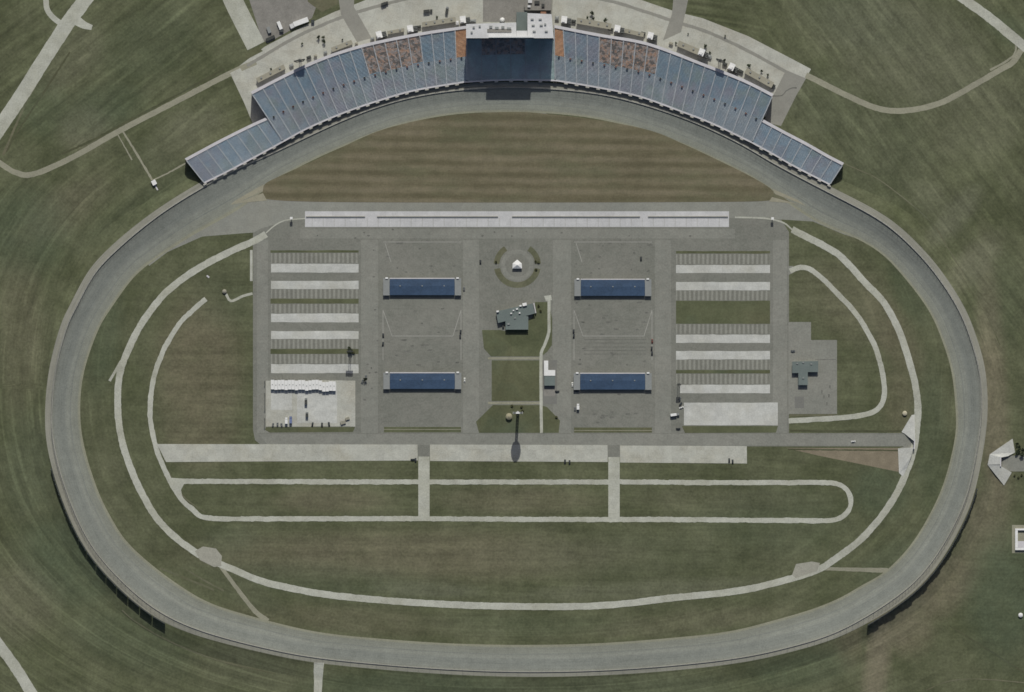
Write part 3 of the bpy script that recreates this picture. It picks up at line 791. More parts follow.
def grandstand(label, front, back, z_back, sections, sect_cols, rows_n, ends=(True, True), mid_vom=True, group='grandstands on the front stretch', scallop=True, z_front=5.6, aisle_m='aisle', seat_m='seat'):
    """front/back are plan curves; sect_cols maps section -> (from row fraction, material key)"""
    NC = sections*4
    F = resample(front, NC); B = resample(back, NC)
    c = F[NC//2].lerp(B[NC//2], .5)
    root = thing('grandstand', label, 'grandstand', tuple(c), group)
    rise = (z_back - z_front)/rows_n
    mats = [M['tread'], M['seat'], M['seat_or'], M['seat_mix']]
    key = {'seat': 1, 'seat_or': 2, 'seat_mix': 3}
    # stepped deck and the rows of seats on it
    deck = BM(); sect = {}
    def strip(bm, t0, z0, t1, z1, i0, i1):
        prev = None
        for i in range(i0, i1+1):
            a, b = bm.verts.new(W(F[i].lerp(B[i], t0), z0)), bm.verts.new(W(F[i].lerp(B[i], t1), z1))
            if prev: bm.faces.new((prev[0], a, b, prev[1]))
            prev = (a, b)
    for r in range(rows_n):
        t0, t1 = r/rows_n, (r+1)/rows_n; z = z_front + rise*r
        strip(deck, t0, z - (rise if r else z_front), t0, z, 0, NC)
        strip(deck, t0, z, t1, z, 0, NC)
        for s in range(sections):
            kind = 'seat'
            if s in sect_cols and (r+.5)/rows_n >= sect_cols[s][0]: kind = sect_cols[s][1]
            if kind == 'seat' and mid_vom and (r+.5)/rows_n > .47: kind = 'seat_up'
            bm = sect.setdefault((s, kind), BM())
            ta, tb = t0 + .22*(t1-t0), t0 + .80*(t1-t0)
            strip(bm, ta, z+.05, ta, z+.42, s*4, s*4+4); strip(bm, ta, z+.42, tb, z+.42, s*4, s*4+4); strip(bm, tb, z+.42, tb, z+.56, s*4, s*4+4)
    build('seating_deck', deck, M['tread'], root)
    for (sc, k), bm in sect.items():
        o = build('seat_section', bm, M[seat_m if k == 'seat' else k], root)
        if k in ('seat_or', 'seat_mix'): o['label'] = 'orange seats' if k == 'seat_or' else 'mottled brown seats'
    # aisles
    for s in range(sections+1):
        i = min(NC, s*4)
        ia = max(0, i-1); ib = min(NC, i+1)
        tdir = (F[ib]-F[ia]).normalized(); w = .46
        bm = BM()
        for r in range(rows_n):
            t0, t1 = r/rows_n, (r+1)/rows_n; z = z_front + rise*r + .84
            p0 = F[i].lerp(B[i], t0); p1 = F[i].lerp(B[i], t1)
            a, b, c_, d = (bm.verts.new(W(p0 - tdir*w, z)), bm.verts.new(W(p0 + tdir*w, z)), bm.verts.new(W(p1 + tdir*w, z)), bm.verts.new(W(p1 - tdir*w, z)))
            e, f = bm.verts.new(W(p0 - tdir*w, z-rise)), bm.verts.new(W(p0 + tdir*w, z-rise))
            bm.faces.new((a, b, c_, d)); bm.faces.new((e, f, b, a))
        build('aisle', bm, M[aisle_m], root)
    # access openings between the lower and the upper rows
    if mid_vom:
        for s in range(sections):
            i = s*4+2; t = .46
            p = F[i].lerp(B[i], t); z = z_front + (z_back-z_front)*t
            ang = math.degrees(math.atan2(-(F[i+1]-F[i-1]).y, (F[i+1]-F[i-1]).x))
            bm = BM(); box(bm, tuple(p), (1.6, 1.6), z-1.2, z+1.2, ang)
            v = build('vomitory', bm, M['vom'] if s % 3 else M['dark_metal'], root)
    # front wall with a pale rail, and stair blocks down to the fence
    bm = BM()
    for i in range(NC):
        n1 = (F[i]-B[i]).normalized(); n2 = (F[i+1]-B[i+1]).normalized()
        q = [F[i], F[i+1], F[i+1]+n2*1.5, F[i]+n1*1.5]
        prism(bm, [tuple(v) for v in q], z_front-.8, z_front+.5)
    build('front_rail', bm, M['cap'], root)
    if scallop:
        for s in range(sections+1):
            i = min(NC, s*4); n1 = (F[i]-B[i]).normalized()
            ang = math.degrees(math.atan2(-(F[min(NC,i+1)]-F[max(0,i-1)]).y, (F[min(NC,i+1)]-F[max(0,i-1)]).x))
            bm = BM(); box(bm, tuple(F[i]+n1*2.2), (3.6, 1.5), z_front-.9, z_front+.4, ang)
            box(bm, tuple(F[i]+n1*2.3), (2.0, 1.2), 0, z_front-.9, ang)
            build('front_stair', bm, M['wall_conc'], root)
    # back wall with the walkway on top
    bm = BM()
    for i in range(NC):
        n1 = (B[i]-F[i]).normalized(); n2 = (B[i+1]-F[i+1]).normalized()
        prism(bm, [tuple(v) for v in (B[i]+n1*.2, B[i+1]+n2*.2, B[i+1]+n2*3.2, B[i]+n1*3.2)], 0, z_back+.9)
    build('back_walkway', bm, M['cap'], root)
    # end walls
    for e, i, k in ((0, 0, 0), (1, NC, 1)):
        if not ends[k]: continue
        t = (F[1]-F[0] if e == 0 else F[-2]-F[-1]).normalized()
        a, b = F[i], B[i]
        bm = BM()
        pts = [a + t*.1, b + t*.1, b - t*.5, a - t*.5]
        zs = [z_front+.3, z_back+.3, z_back+.3, z_front+.3]
        prism(bm, [tuple(v) for v in pts], 0, zs)
        build('end_wall', bm, M['brick'] if e == 0 else M['grey_metal'], root)
    return root

FL = [(283,141),(308,127.5),(345.6,111.5),(380,99.7),(415,89.8),(461,82),(467,81.4)]
BL = [(253.5,95.5),(293.6,75),(331,59),(369,47.5),(418,37.5),(461,31),(467,30.2)]
grandstand('big blue grandstand left of the white tower, with a brown block and one orange block', FL, BL, 24, 19, {10:(.5,'seat_mix'),11:(.47,'seat_mix'),12:(.47,'seat_mix'),13:(.47,'seat_mix'),14:(.5,'seat_mix'),18:(.47,'seat_or')}, 42, (True, False))
FR = [(555,80),(556,80),(598,87),(638,95.5),(679,110),(713.5,123.5),(752,142)]
BR = [(554,29.5),(556,29.8),(598,38),(647,47),(702,67.4),(742,83.3),(770,97.4),(771,98)]
grandstand('big blue grandstand right of the white tower, orange block beside the tower', FR, BR, 24, 19, {0:(.47,'seat_or'),4:(.5,'seat_mix'),5:(.47,'seat_mix'),6:(.47,'seat_mix'),7:(.47,'seat_mix'),8:(.5,'seat_mix')}, 42, (False, True))
FC = [(467,81.4),(490,80),(512,79.4),(535,79.5),(555,80)]
BC = [(467,40.5),(490,40.2),(512,40),(535,40),(554,40.5)]
grandstand('centre grandstand lying in the shadow of the white tower', FC, BC, 19, 6, {1:(.62,'seat_mix'),2:(.62,'seat_mix'),3:(.62,'seat_mix')}, 34, (False, False), mid_vom=False, aisle_m='tread', seat_m='seat_shade')  # shade tint painted into the seats, aisles toned down to match
grandstand('low blue grandstand at the far left end of the front stretch', [(204,182.5),(233,168),(267.6,149.5),(283,141)], [(187.5,161.5),(220,144),(251,128.5),(268.5,120.5)], 13.2, 8, {}, 20, (True, False), mid_vom=False, seat_m='seat_low')
grandstand('low blue grandstand at the far right end of the front stretch', [(752,142),(774,154),(794,165.5),(830,184)], [(761,122.5),(784,135),(805,146),(826,158),(841.5,166)], 13.2, 8, {}, 20, (False, True), mid_vom=False, seat_m='seat_low')
# low rear parts that join the wings to the main stands
bm = BM()

# ------------------------------------------------------------------ the suite tower
tw = thing('suite_tower', 'tall white flat roofed suite tower behind the middle of the grandstand', 'tower', (510,32))
bm = BM(); prism(bm, [(467,27),(516,25.5),(516,40),(467,40)], 0, 47)
prism(bm, [(516.3,33.5),(527.2,33.5),(527.2,40),(516.3,40)], 0, 46.4)
prism(bm, [(527.5,16),(551,17),(553,40),(527.5,40)], 0, 47)
build('wall', bm, M['grey_metal'], tw)
bm = BM(); prism(bm, [(466.5,26.6),(516.2,25.1),(516.2,40.6),(466.5,40.6)], 47, 48); prism(bm, [(516.4,33.2),(527.1,33.2),(527.1,40.6),(516.4,40.6)], 46.5, 47.5); prism(bm, [(527.3,15.8),(551.2,16.8),(553.4,40.6),(527.3,40.6)], 47, 48)
rf = build('roof', bm, M['roof_white'], tw)
for (x, y, sx, sy, h) in ((491,29.5,3,2.4,1.2),(497,30.5,3.5,2.2,1.2),(503,30,3,2.6,1.4),(509,31,4,2,1.2),(474,30,2.2,2,1.0),(480,29,2,2,1.0),(472,35,2,2,1),(532,22,3,1.6,1),(540,22,3,1.6,1),(533,28,3,1.6,1),(541,28,3,1.6,1),(546,34,3,1.6,1),(534,34,3,1.6,1),(545,27,2,2,1)):
    b = BM(); box(b, (x, y), (sx, sy), 48, 48+h); build('roof_unit', b, M['grey_metal'], rf)
b = BM(); box(b, (499.5,33.2), (24,3.4), 48, 48.6); build('roof_unit', b, M['lot_dirt'], rf)
bm = BM(); prism(bm, [(489,38.6),(533.5,38.6),(533.5,40.3),(489,40.3)], 47.4, 54.5); build('roof_screen', bm, M['white'], tw)
bm = BM(); prism(bm, [(516.4,13.5),(527.1,13.5),(527.1,33.1),(516.4,33.1)], 0, 27); build('stair_shaft', bm, M['roof_teal'], tw)
bm = BM(); prism(bm, [(540.5,13),(546,13),(546,15.8),(540.5,15.8)], 0, 25); build('brick_shaft', bm, M['brick'], tw)
for k in range(5):
    z = 25 + 3.9*k
    for (x0, x1) in ((468,489),(490,515.5),(528,552)):
        b = BM(); prism(b, [(x0,40.05),(x1,40.05),(x1,40.3),(x0,40.3)], z, z+2.3); build('window_band', b, M['glass'], tw)
eb = thing('entrance_building', 'grey rooftop plant and entrance block at the rear of the white tower', 'building', (530,5))
b = BM(); box(b, (538,4), (26,13), 0, 9); build('wall', b, M['plaza'], eb)
b = BM(); box(b, (538,4), (26.6,13.6), 9, 9.5); r_ = build('roof', b, M['lot_dirt'], eb)
for (x, y, sx, sy) in ((530,2,4,3),(537,3,5,3),(543,6,3,3),(529,7,3,2)):
    b = BM(); box(b, (x, y), (sx, sy), 9.5, 11.3); build('roof_unit', b, M['dark_metal'] if x > 535 else M['roof_white'], r_)
sk = tag(None or build('satellite_dome', (lambda b: (lathe(b, (502.3,20.2), [(1.6,0),(1.6,1.2),(2.5,2),(2.6,3.2),(2.0,4.6),(.9,5.3)], 14), b)[1])(BM()), M['white']), 'small round white dome on the forecourt behind the white tower', 'dome')

# ------------------------------------------------------------------ concession buildings, stair towers and lamps behind the stands
def concession(p, L, D, ang, label, h=5.0):
    t = thing('concession_building', label, 'building', p, 'concession buildings behind the stands')
    b = BM(); box(b, p, (L-1, D-1), 0, h-.3, ang); build('wall', b, M['wall_conc'], t)
    b = BM(); box(b, p, (L, D), h-.3, h+.2, ang); rf = build('roof', b, M['roof_tan'], t)
    n = int(L//8)
    for k in range(n):
        b = BM(); lbox(b, p, (1.6, 1.4), h+.2, h+1.2, ang, ((k+.5)*L/n - L/2, .6)); build('roof_unit', b, M['grey_metal'], rf)
    for k in range(max(2, n)):
        b = BM(); lbox(b, p, (3.2, .15), 1.0, 2.8, ang, ((k+.5)*L/max(2, n) - L/2, (D-1)/2+.08)); build('serving_window', b, M['dark_metal'], t)
concession((271,73.8), 31, 5.0, 27, 'long tan roofed concession building nearest the left end of the stands')
concession((342,46.2), 22, 4.6, 21, 'tan roofed concession building just left of the left crossing lane')
concession((396,31.5), 17, 3.4, 10, 'narrow tan roofed concession building between two white stair towers')
concession((439,22.3), 34, 4.8, 9, 'long tan roofed concession building next left of the white tower')
concession((594,23.8), 35, 6.0, -10, 'long tan roofed concession building next right of the white tower')
concession((634,33), 20, 4.2, -13, 'short tan roofed concession building between two stair towers on the right')
concession((688,47.8), 22, 6.0, -23, 'tan roofed concession building just right of the right crossing lane')
concession((759,78), 31, 6.0, -29, 'long tan roofed concession building nearest the right end of the stands')

def stair_tower(p, ang, label):
    t = thing('stair_tower', label, 'stair tower', p, 'white stair towers behind the stands')
    b = BM(); box(b, p, (5.2, 6.4), 0, 17, ang); build('wall', b, M['wall_conc'], t)
    b = BM(); box(b, p, (5.8, 7.0), 17, 17.5, ang); lbox(b, p, (3.2, 2.6), 17.5, 19, ang, (-.6, -1.2)); build('roof', b, M['white'], t)
    b = BM(); lbox(b, p, (4.2, 5.4), 0, 12, ang, (5.0, -.6)); build('landing', b, M['dark_metal'], t)
    b = BM()
    for k in range(4): lbox(b, p, (4.6, .3), 12+.4*k, 12.2+.4*k, ang, (5.0, -2.6+1.5*k))
    build('railing', b, M['grey_metal'], t)
for p, ang, l in (((379.5,35.5),15,'white stair tower right of the left crossing lane'),((410.5,29.5),10,'white stair tower left of the long tan roof beside the white tower'),((463,20.5),5,'white stair tower touching the left corner of the suite tower'),
                  ((564,20.5),-6,'white stair tower behind the right orange seats'),((617,29.5),-10,'white stair tower right of the long tan roof beside the white tower'),((650,36.5),-14,'white stair tower left of the right crossing lane'),
                  ((701,53),-22,'white stair tower left of the right lighting mast'),((731,67.5),-27,'white stair tower right of the right lighting mast')):
    stair_tower(p, ang, l)

def kiosk(p, sz, ang, mt, label):
    t = thing('kiosk', label, 'kiosk', p, 'small kiosks behind the stands')
    b = BM(); box(b, p, (sz[0]-.4, sz[1]-.4), 0, 2.5, ang); build('wall', b, M['wall_conc'], t)
    b = BM(); box(b, p, sz, 2.5, 2.8, ang); box(b, p, (sz[0]*.9, sz[1]*.9), 2.8, 3.5, ang, .35); build('roof', b, M[mt], t)
for p, sz, ang, mt, l in (((291.5,65.5),(4,3),24,'grey_metal','grey kiosk on the left side of the left lighting mast'),((309,57.5),(4.5,3),22,'dark_metal','dark kiosk on the right side of the left lighting mast'),((315.5,56),(3,2.4),22,'roof_tan','tan kiosk second to the right of the left lighting mast'),
    ((325.5,52.5),(3.4,2.6),20,'grey_metal','grey kiosk left of the tan building by the left crossing lane'),((356.5,43.6),(3,2.6),16,'roof_tan','tan kiosk at the foot of the left crossing lane'),((372.5,38.8),(4,2.6),14,'grey_metal','grey kiosk against the first white stair tower on its left'),
    ((419,27),(4.2,2.8),9,'dark_metal','dark kiosk right of the stair tower by the long tan roof left of the tower'),((457.5,23),(3,4.2),6,'roof_white','white kiosk squeezed beside the leftmost corner stair tower'),((472.5,21),(7,3),2,'grey_metal','long grey kiosk at the rear wall of the white suite tower'),
    ((557,18.2),(4,4),-4,'grey_metal','grey kiosk between the white suite tower and the first stair tower on the right'),((573.6,21.4),(4.5,3.2),-8,'dark_metal','dark kiosk right of the stair tower behind the right orange seats'),((610.5,29.4),(5.5,2.8),-10,'dark_metal','dark kiosk at the right end of the long tan roof right of the tower'),
    ((625,31.2),(3.2,3.2),-11,'roof_white','white kiosk beside the second stair tower on the right'),((643.2,33.6),(4.5,3.2),-13,'dark_metal','dark kiosk left of the stair tower by the right crossing lane'),((671,43.6),(4,3),-20,'roof_tan','tan kiosk on the right crossing lane at the stand'),
    ((709,56.6),(5,3.4),-22,'grey_metal','grey kiosk left of the right lighting mast'),((724.8,64.4),(4.5,3.6),-24,'dark_metal','dark kiosk right of the right lighting mast'),((740.5,71.5),(5.5,3.4),-27,'dark_metal','dark kiosk between the last stair tower and the last tan roof'),
    ((772.5,86.4),(4.5,5),-29,'dark_metal','dark kiosk at the right end of the last tan roof')):
    kiosk(p, sz, ang, mt, l)

def light_mast(p, ang, h, w, label, name='lighting_mast', group='lighting masts', rows_=4, lamps=7, rack_h=6.0):
    t = thing(name, label, 'lighting mast', p, group)
    o = W(p); ca, sa = math.cos(R(ang)), math.sin(R(ang))
    ax = Vector((ca, sa, 0)); ay = Vector((-sa, ca, 0))
    b = BM()
    hw = .9
    cs = [o + ax*sx*hw + ay*sy*hw for sx, sy in ((-1,-1),(1,-1),(1,1),(-1,1))]
    for c in cs: bar(b, c, c + Vector((0,0,h)), .16, 5)
    n = int(h/3)
    for k in range(n):
        for i in range(4):
            a, c = cs[i], cs[(i+1) % 4]
            bar(b, a + Vector((0,0,h*k/n)), c + Vector((0,0,h*(k+1)/n)), .08, 4)
    build('mast', b, M['grey_metal'], t)
    b = BM()
    for r in range(rows_):
        z = h - .4 - rack_h*r/(rows_-1)
        bar(b, o - ax*w/2 + Vector((0,0,z)), o + ax*w/2 + Vector((0,0,z)), .16, 5)
        for s in (-1, 1): bar(b, o + ax*s*w/2 + ay*1.6*s*0 + Vector((0,0,z)), o + ay*-1.8 + ax*s*w/3 + Vector((0,0,z)), .1, 4)
        bar(b, o - ax*w/3 - ay*1.8 + Vector((0,0,z)), o + ax*w/3 - ay*1.8 + Vector((0,0,z)), .1, 4)
    rk = build('lamp_rack', b, M['dark_metal'], t)
    for r in range(rows_):
        z = h - .4 - rack_h*r/(rows_-1)
        for k in range(lamps):
            c = o + ax*(w*(k+.5)/lamps - w/2) - ay*.5
            q = BM(); 
            q2 = (c.x+512, 346-c.y); box(q, q2, (w/lamps*.9, .7), z-.85, z+.85, ang); build('lamp', q, M['dark_metal'], rk)
light_mast((300.5,61.5), 10, 36, 11, 'dark lighting mast standing behind the left half of the stands', rows_=6, rack_h=9)
light_mast((719.5,61.5), -20, 36, 9, 'dark lighting mast standing behind the right half of the stands', rows_=6, rack_h=9)
light_mast((350.5,351), 0, 22, 7, 'lighting mast at the right edge of the left stall block', rows_=3, lamps=4, rack_h=3)
light_mast((678.8,384), 0, 16, 4, 'lighting mast at the left edge of the lowest right concrete bay', rows_=3, lamps=3, rack_h=3)

# ------------------------------------------------------------------ garages
def garage(p, w, d, label):
    x0, x1 = p[0]-w/2, p[0]+w/2; y0, y1 = p[1]-d/2, p[1]+d/2
    t = thing('garage', label, 'garage', p, 'blue roofed garages')
    e = 7.0
    b = BM(); prism(b, rect(x0+e, y0+1.5, x1-e, y1-1.2), 0, 3.4); build('wall', b, M['wall_conc'], t)
    # shallow gable roof along the building
    b = BM(); yr = p[1]-.5
    for (ya, za, yb, zb) in ((y0+1.2, 3.7, yr, 4.1), (yr, 4.1, y1, 3.7)):
        v = [b.verts.new(W((x0+e-.4, ya), za)), b.verts.new(W((x1-e+.4, ya), za)), b.verts.new(W((x1-e+.4, yb), zb)), b.verts.new(W((x0+e-.4, yb), zb))]
        w_ = [b.verts.new(q.co - Vector((0,0,.3))) for q in v]
        b.faces.new(v); b.faces.new(w_[::-1])
        for i in range(4): b.faces.new((v[i], w_[i], w_[(i+1) % 4], v[(i+1) % 4]))
    build('roof', b, M['roof_blue'], t)
    b = BM(); prism(b, rect(x0+e-.5, y0+.2, x1-e+.5, y0+1.15), 3.3, 3.6); build('gutter', b, M['cap'], t)
    for s, xa, xb in ((0, x0, x0+e-.6), (1, x1-e+.6, x1)):
        b = BM(); prism(b, rect(xa, y0+.6, xb, y1+.3), 3.5, 3.9); cn = build('end_canopy', b, M['grey_metal'], t)
        for yy in (y0+1.2, y1-.4):
            q = BM(); box(q, ((xa+1 if s == 0 else xb-1), yy), (.4,.4), 0, 3.5); build('post', q, M['grey_metal'], cn)
        q = BM(); box(q, ((xa+3.6 if s == 0 else xb-3.6), y0+.4), (2.6,1.6), 3.9, 4.9); build('vent_box', q, M['white'], cn)
    n = 12
    for k in range(n):
        xc = x0+e + (x1-x0-2*e)*(k+.5)/n
        q = BM(); box(q, (xc, y1-1.15), (3.6,.2), .05, 2.9); build('door', q, M['white'], t)
    for k in range(3):
        q = BM(); box(q, (p[0]-22+22*k, yr), (1.1,1.1), 4.0, 4.7); build('ridge_vent', q, M['grey_metal'], t)
garage((422.2,286.4), 78, 17.4, 'blue roofed garage, upper one of the two left of the round lawn')
garage((422.4,380.4), 78, 16.8, 'blue roofed garage, lower one of the two, beside the trailer lot')
garage((612.8,287.2), 77, 17.2, 'blue roofed garage, upper one of the two right of the round lawn')
garage((612.6,381), 78, 17, 'blue roofed garage, lower one of the two, beside the white L shaped building')

# ------------------------------------------------------------------ buildings of the infield
mb = thing('media_building', 'teal grey roofed building set at a slant on the lawn below the round lawn', 'building', (515,318))
MAIN = [(496,311.5),(532.6,303.4),(535.2,313.3),(525.5,316.0),(528.3,316.5),(528.3,329.6),(505.5,329.6),(505.5,321.2),(498,323)]
b = BM(); prism(b, [(496.5,312),(532.2,304),(534.5,313),(525,315.4),(528,316.5),(528,329.2),(506,329.2),(506,320.6),(498.3,322.5)], 0, 4.3); build('wall', b, M['wall_conc'], mb)
b = BM(); prism(b, MAIN, 4.3, 4.9); rf = build('roof', b, M['roof_teal'], mb)
for (x, y, s, h) in ((497.6,311.4,2.4,2.0),(524.6,304.4,4.2,2.0),(520.5,305.8,2.2,1.6),(511.2,313.4,1.7,1.6),(519.6,313,1.7,1.5),(513.5,310.5,1.5,1.4),(517,309,2.0,1.6),(508.5,324,2.5,1.0),(515,318,2.0,.8)):
    q = BM(); box(q, (x, y), (s, s*.7), 4.9, 4.9+h, 12); build('roof_unit', q, M['white'] if y < 315 else M['grey_metal'], rf)
b = BM(); prism(b, [(533.3,303.2),(534.4,303),(536.3,313),(535.3,313.2)], 0, 3.2); build('side_walkway', b, M['cap'], mb)
for k in range(5):
    q = BM(); box(q, (508.5+4.2*k, 329.25), (2.6,.2), 1, 3); build('window', q, M['glass'], mb)
q = BM(); box(q, (503.2,326.6), (1.8,1.8), 0, 2.2); build('plant_box', q, M['dark_metal'], mb)

cb = thing('care_building', 'T shaped teal grey roofed building in the right paved yard', 'building', (803,372))
TT = [(792,361.5),(818,361),(818,372),(807.6,372),(807.6,385),(798.2,385),(798.2,373),(792,373)]
b = BM(); prism(b, [(792.5,362),(817.5,361.5),(817.5,371.5),(807.1,371.5),(807.1,384.5),(798.7,384.5),(798.7,372.5),(792.5,372.5)], 0, 3.9); build('wall', b, M['wall_conc'], cb)
b = BM(); prism(b, TT, 3.9, 4.4); rf = build('roof', b, M['roof_teal'], cb)
for (x, y) in ((797,363.5),(803,362.5),(811,364),(803,378)):
    q = BM(); box(q, (x, y), (1.6,1.2), 4.4, 5.2); build('roof_unit', q, M['grey_metal'], rf)
q = BM(); box(q, (803,384.6), (2.4,.2), 0, 2.4); build('door', q, M['glass'], cb)
for k in range(2):
    q = BM(); box(q, (795.4+17*k, 372.5-.9*k), (2.4,.2), 1, 2.6); build('window', q, M['glass'], cb)

lb = thing('restroom_building', 'white L shaped building with a grey rear roof beside the garden path', 'building', (549,372))
b = BM(); prism(b, [(544.4,361),(547.8,361),(547.8,370.4),(554.8,370.4),(554.8,375.4),(544.4,375.4)], 0, 3.6); build('wall', b, M['wall_conc'], lb)
b = BM(); prism(b, [(544,360.6),(548.2,360.6),(548.2,370),(555.2,370),(555.2,375.7),(544,375.7)], 3.6, 4.0); build('roof', b, M['white'], lb)
b = BM(); prism(b, rect(544.2,375.9,555,385.6), 0, 3.6); build('rear_wing', b, M['roof_teal'], lb)
q = BM(); box(q, (549,385.7), (2.2,.2), 0, 2.3); build('door', q, M['dark_metal'], lb)

pv = thing('victory_pavilion', 'small white pointed canopy in the middle of the round lawn', 'canopy', (517.2,265))
b = BM()
base = [(512.4,268.6),(522,268.6),(521.8,263.5),(517.2,259.6),(512.6,263.5)]
vs = [b.verts.new(W(p, 3.2)) for p in base]; lo = [b.verts.new(W(p, 2.9)) for p in base]; ap = b.verts.new(W((517.2,265.0), 5.4))
for i in range(5):
    j = (i+1) % 5; b.faces.new((vs[i], vs[j], ap)); b.faces.new((lo[i], lo[j], vs[j], vs[i]))
b.faces.new(lo[::-1]); build('canopy', b, M['white'], pv)
for p in base:
    q = BM(); box(q, (517.2+(p[0]-517.2)*.92, 265+(p[1]-265)*.92), (.35,.35), 0, 3.0); build('post', q, M['grey_metal'], pv)
q = BM(); box(q, (517.2,266), (6,2.6), 0, .8); build('stage', q, M['cap'], pv)

# tall oval-headed sign tower
st = thing('sign_tower', 'very tall slender tower with an oval sign head throwing a long shadow on the concrete', 'sign tower', (517.8,412.6))
b = BM()
for s in (-1, 1): box(b, (517.8+s*.95, 412.6), (1.0,1.3), 0, 27.5)
for k in range(9): box(b, (517.8, 412.6), (1.9,.8), .4+3*k, 2.3+3*k)
build('mast', b, M['dark_metal'], st)
b = BM(); n = 28; fr, bk = [], []
for i in range(n):
    t = 2*math.pi*i/n
    x = 4.7*math.copysign(abs(math.cos(t))**.75, math.cos(t)); z = 35.2 + 8.4*math.sin(t)
    fr.append(b.verts.new(W((517.8+x, 413.4), z))); bk.append(b.verts.new(W((517.8+x, 411.6), z)))
for i in range(n):
    j = (i+1) % n; b.faces.new((fr[i], fr[j], bk[j], bk[i]))
b.faces.new(fr); b.faces.new(bk[::-1]); build('sign_head', b, M['grey_metal'], st)
for q_ in (((517.8,412.5),(3.6,1.4),43.5,44.6),((513.2,412.5),(.6,2.2),34.5,36),((522.4,412.5),(.6,2.2),34.5,36)):
    b = BM(); box(b, *q_); build('sign_lamp', b, M['white'], st)
b = BM(); lathe(b, (517.8,412.6), [(1.5,0),(1.4,.8),(1.2,1.0)], 16); build('plinth', b, M['cap'], st)

gz = thing('gazebo', 'small round tan canopy on the lawn just left of the tall sign tower', 'gazebo', (509,416.4))
b = BM(); lathe(b, (509,416.4), [(3.2,2.6),(3.3,2.9),(2.1,3.7),(.5,4.4),(.15,4.6)], 18); build('roof', b, M['thatch'], gz)
for k in range(6):
    q = BM(); a = k*math.pi/3; box(q, (509+2.9*math.cos(a), 416.4+2.9*math.sin(a)), (.25,.25), 0, 2.7); build('post', q, M['grey_metal'], gz)
def tank(p, r, h, label, mat='white'):
    t = thing('round_tank', label, 'tank', p, 'pale round tanks')
    b = BM(); lathe(b, p, [(r,0),(r,h)], 16); build('shell', b, M[mat], t)
    b = BM(); lathe(b, p, [(r*1.03,h),(r*.6,h+.5),(.2,h+.7)], 16); lid = build('roof', b, M[mat], t)
tank((904.7,413.2), 2.3, 1.8, 'pale round tank on the grass by the inner tunnel mouth', 'tan')
tank((1020.5,615), 2.2, 2.0, 'pale round tank alone on the grass near the right edge')

# post-mounted boxes at both ends of the pit wall
for p, l in (((291.5,218.2), 'white box on a post at the left end of pit road'), ((772.3,218.6), 'white box on a post at the right end of pit road')):
    t = thing('starter_box', l, 'starter box', p)
    b = BM(); box(b, p, (.7,.7), 0, 4.6); build('post', b, M['grey_metal'], t)
    b = BM(); box(b, p, (2.6,2.4), 4.6, 6.6); build('cabin', b, M['white'], t)
# pit wall
pw = thing('pit_wall', 'low pale wall in four lengths along the pit road concrete', 'wall', (512,216.2))
for x0, x1 in ((306,365),(377,498),(512,640),(648,728)):
    b = BM(); prism(b, rect(x0,216.0,x1,216.7), .1, 1.15); build('wall_length', b, M['wall_conc'], pw)
    b = BM(); prism(b, rect(x0,216.75,x1,217.5), .16, .9); build('tyre_rail', b, M['grey_metal'], pw)

# ------------------------------------------------------------------ dark boards outside the lower turns
def boards(idx_pts, offs, gap, label_fn, h, grp, lean=0):
    pass
def curve_at(i): return WALL[i % NR], OUTN[i % NR], RS[i % NR][4]
def nearest(p):
    return min(range(NR), key=lambda i: (WALL[i]-Vector(p)).length)
def board_row(p0, p1, count, fill, off, h, labels, grp):
    i0, i1 = nearest(p0), nearest(p1)
    if i1 < i0: i0, i1 = i1, i0
    s0, s1 = LEN[i0], LEN[i1]
    def at(s):
        k = i0
        while k < i1 and LEN[k+1] < s: k += 1
        f = (s-LEN[k])/max(1e-6, LEN[k+1]-LEN[k]); a, b = k % NR, (k+1) % NR
        return WALL[a].lerp(WALL[b], f) + OUTN[a].lerp(OUTN[b], f)*off, RS[a][4]
    step = (s1-s0)/count
    for k in range(count):
        a, z = at(s0 + step*(k+.5-fill/2)); c, _ = at(s0 + step*(k+.5+fill/2))
        m = (a+c)/2; d = c-a; ang = math.degrees(math.atan2(-d.y, d.x)); L = d.length
        z0 = z - .4
        t = thing('advertising_board', labels(k, count), 'board', tuple(m), grp)
        hh = h(k, count)
        q = BM(); box(q, tuple(m), (L, .5), z0+1.3, z0+hh, ang); build('panel', q, M['board'], t)
        for s in (-.38, .38):
            q = BM(); lbox(q, tuple(m), (.4,.4), z0-1.5, z0+hh-.5, ang, (L*s, .5)); build('post', q, M['grey_metal'], t)
            q = BM(); bar(q, W(tuple(m + d.normalized()*L*s), z0+hh*.6), W(tuple(m + d.normalized()*L*s + (m-WALL[nearest(tuple(m))]).normalized()*1.6), z0-.6), .15, 4); build('brace', q, M['grey_metal'], t)
ORD = ['first','second','third','fourth','fifth','sixth','seventh','eighth','ninth','tenth','eleventh','twelfth','thirteenth','fourteenth']
board_row((58,466), (171,617), 13, .93, 7.4, lambda k, n: 6.6 + .5*(k % 2) if k > 1 else 7.2, lambda k, n: f'dark board outside the lower left turn, {ORD[n-1-k]} one counted from the top of its row' if True else '', 'dark boards outside the lower left turn')
board_row((968,486), (866,617), 26, .94, 7.8, lambda k, n: 8.0 - 1.6*((k*7) % 3)/2, lambda k, n: f'dark board outside the lower right turn, {ORD[k] if k < 13 else ORD[25-k]} one counted from the {"top" if k < 13 else "bottom"} of its row', 'dark boards outside the lower right turn')

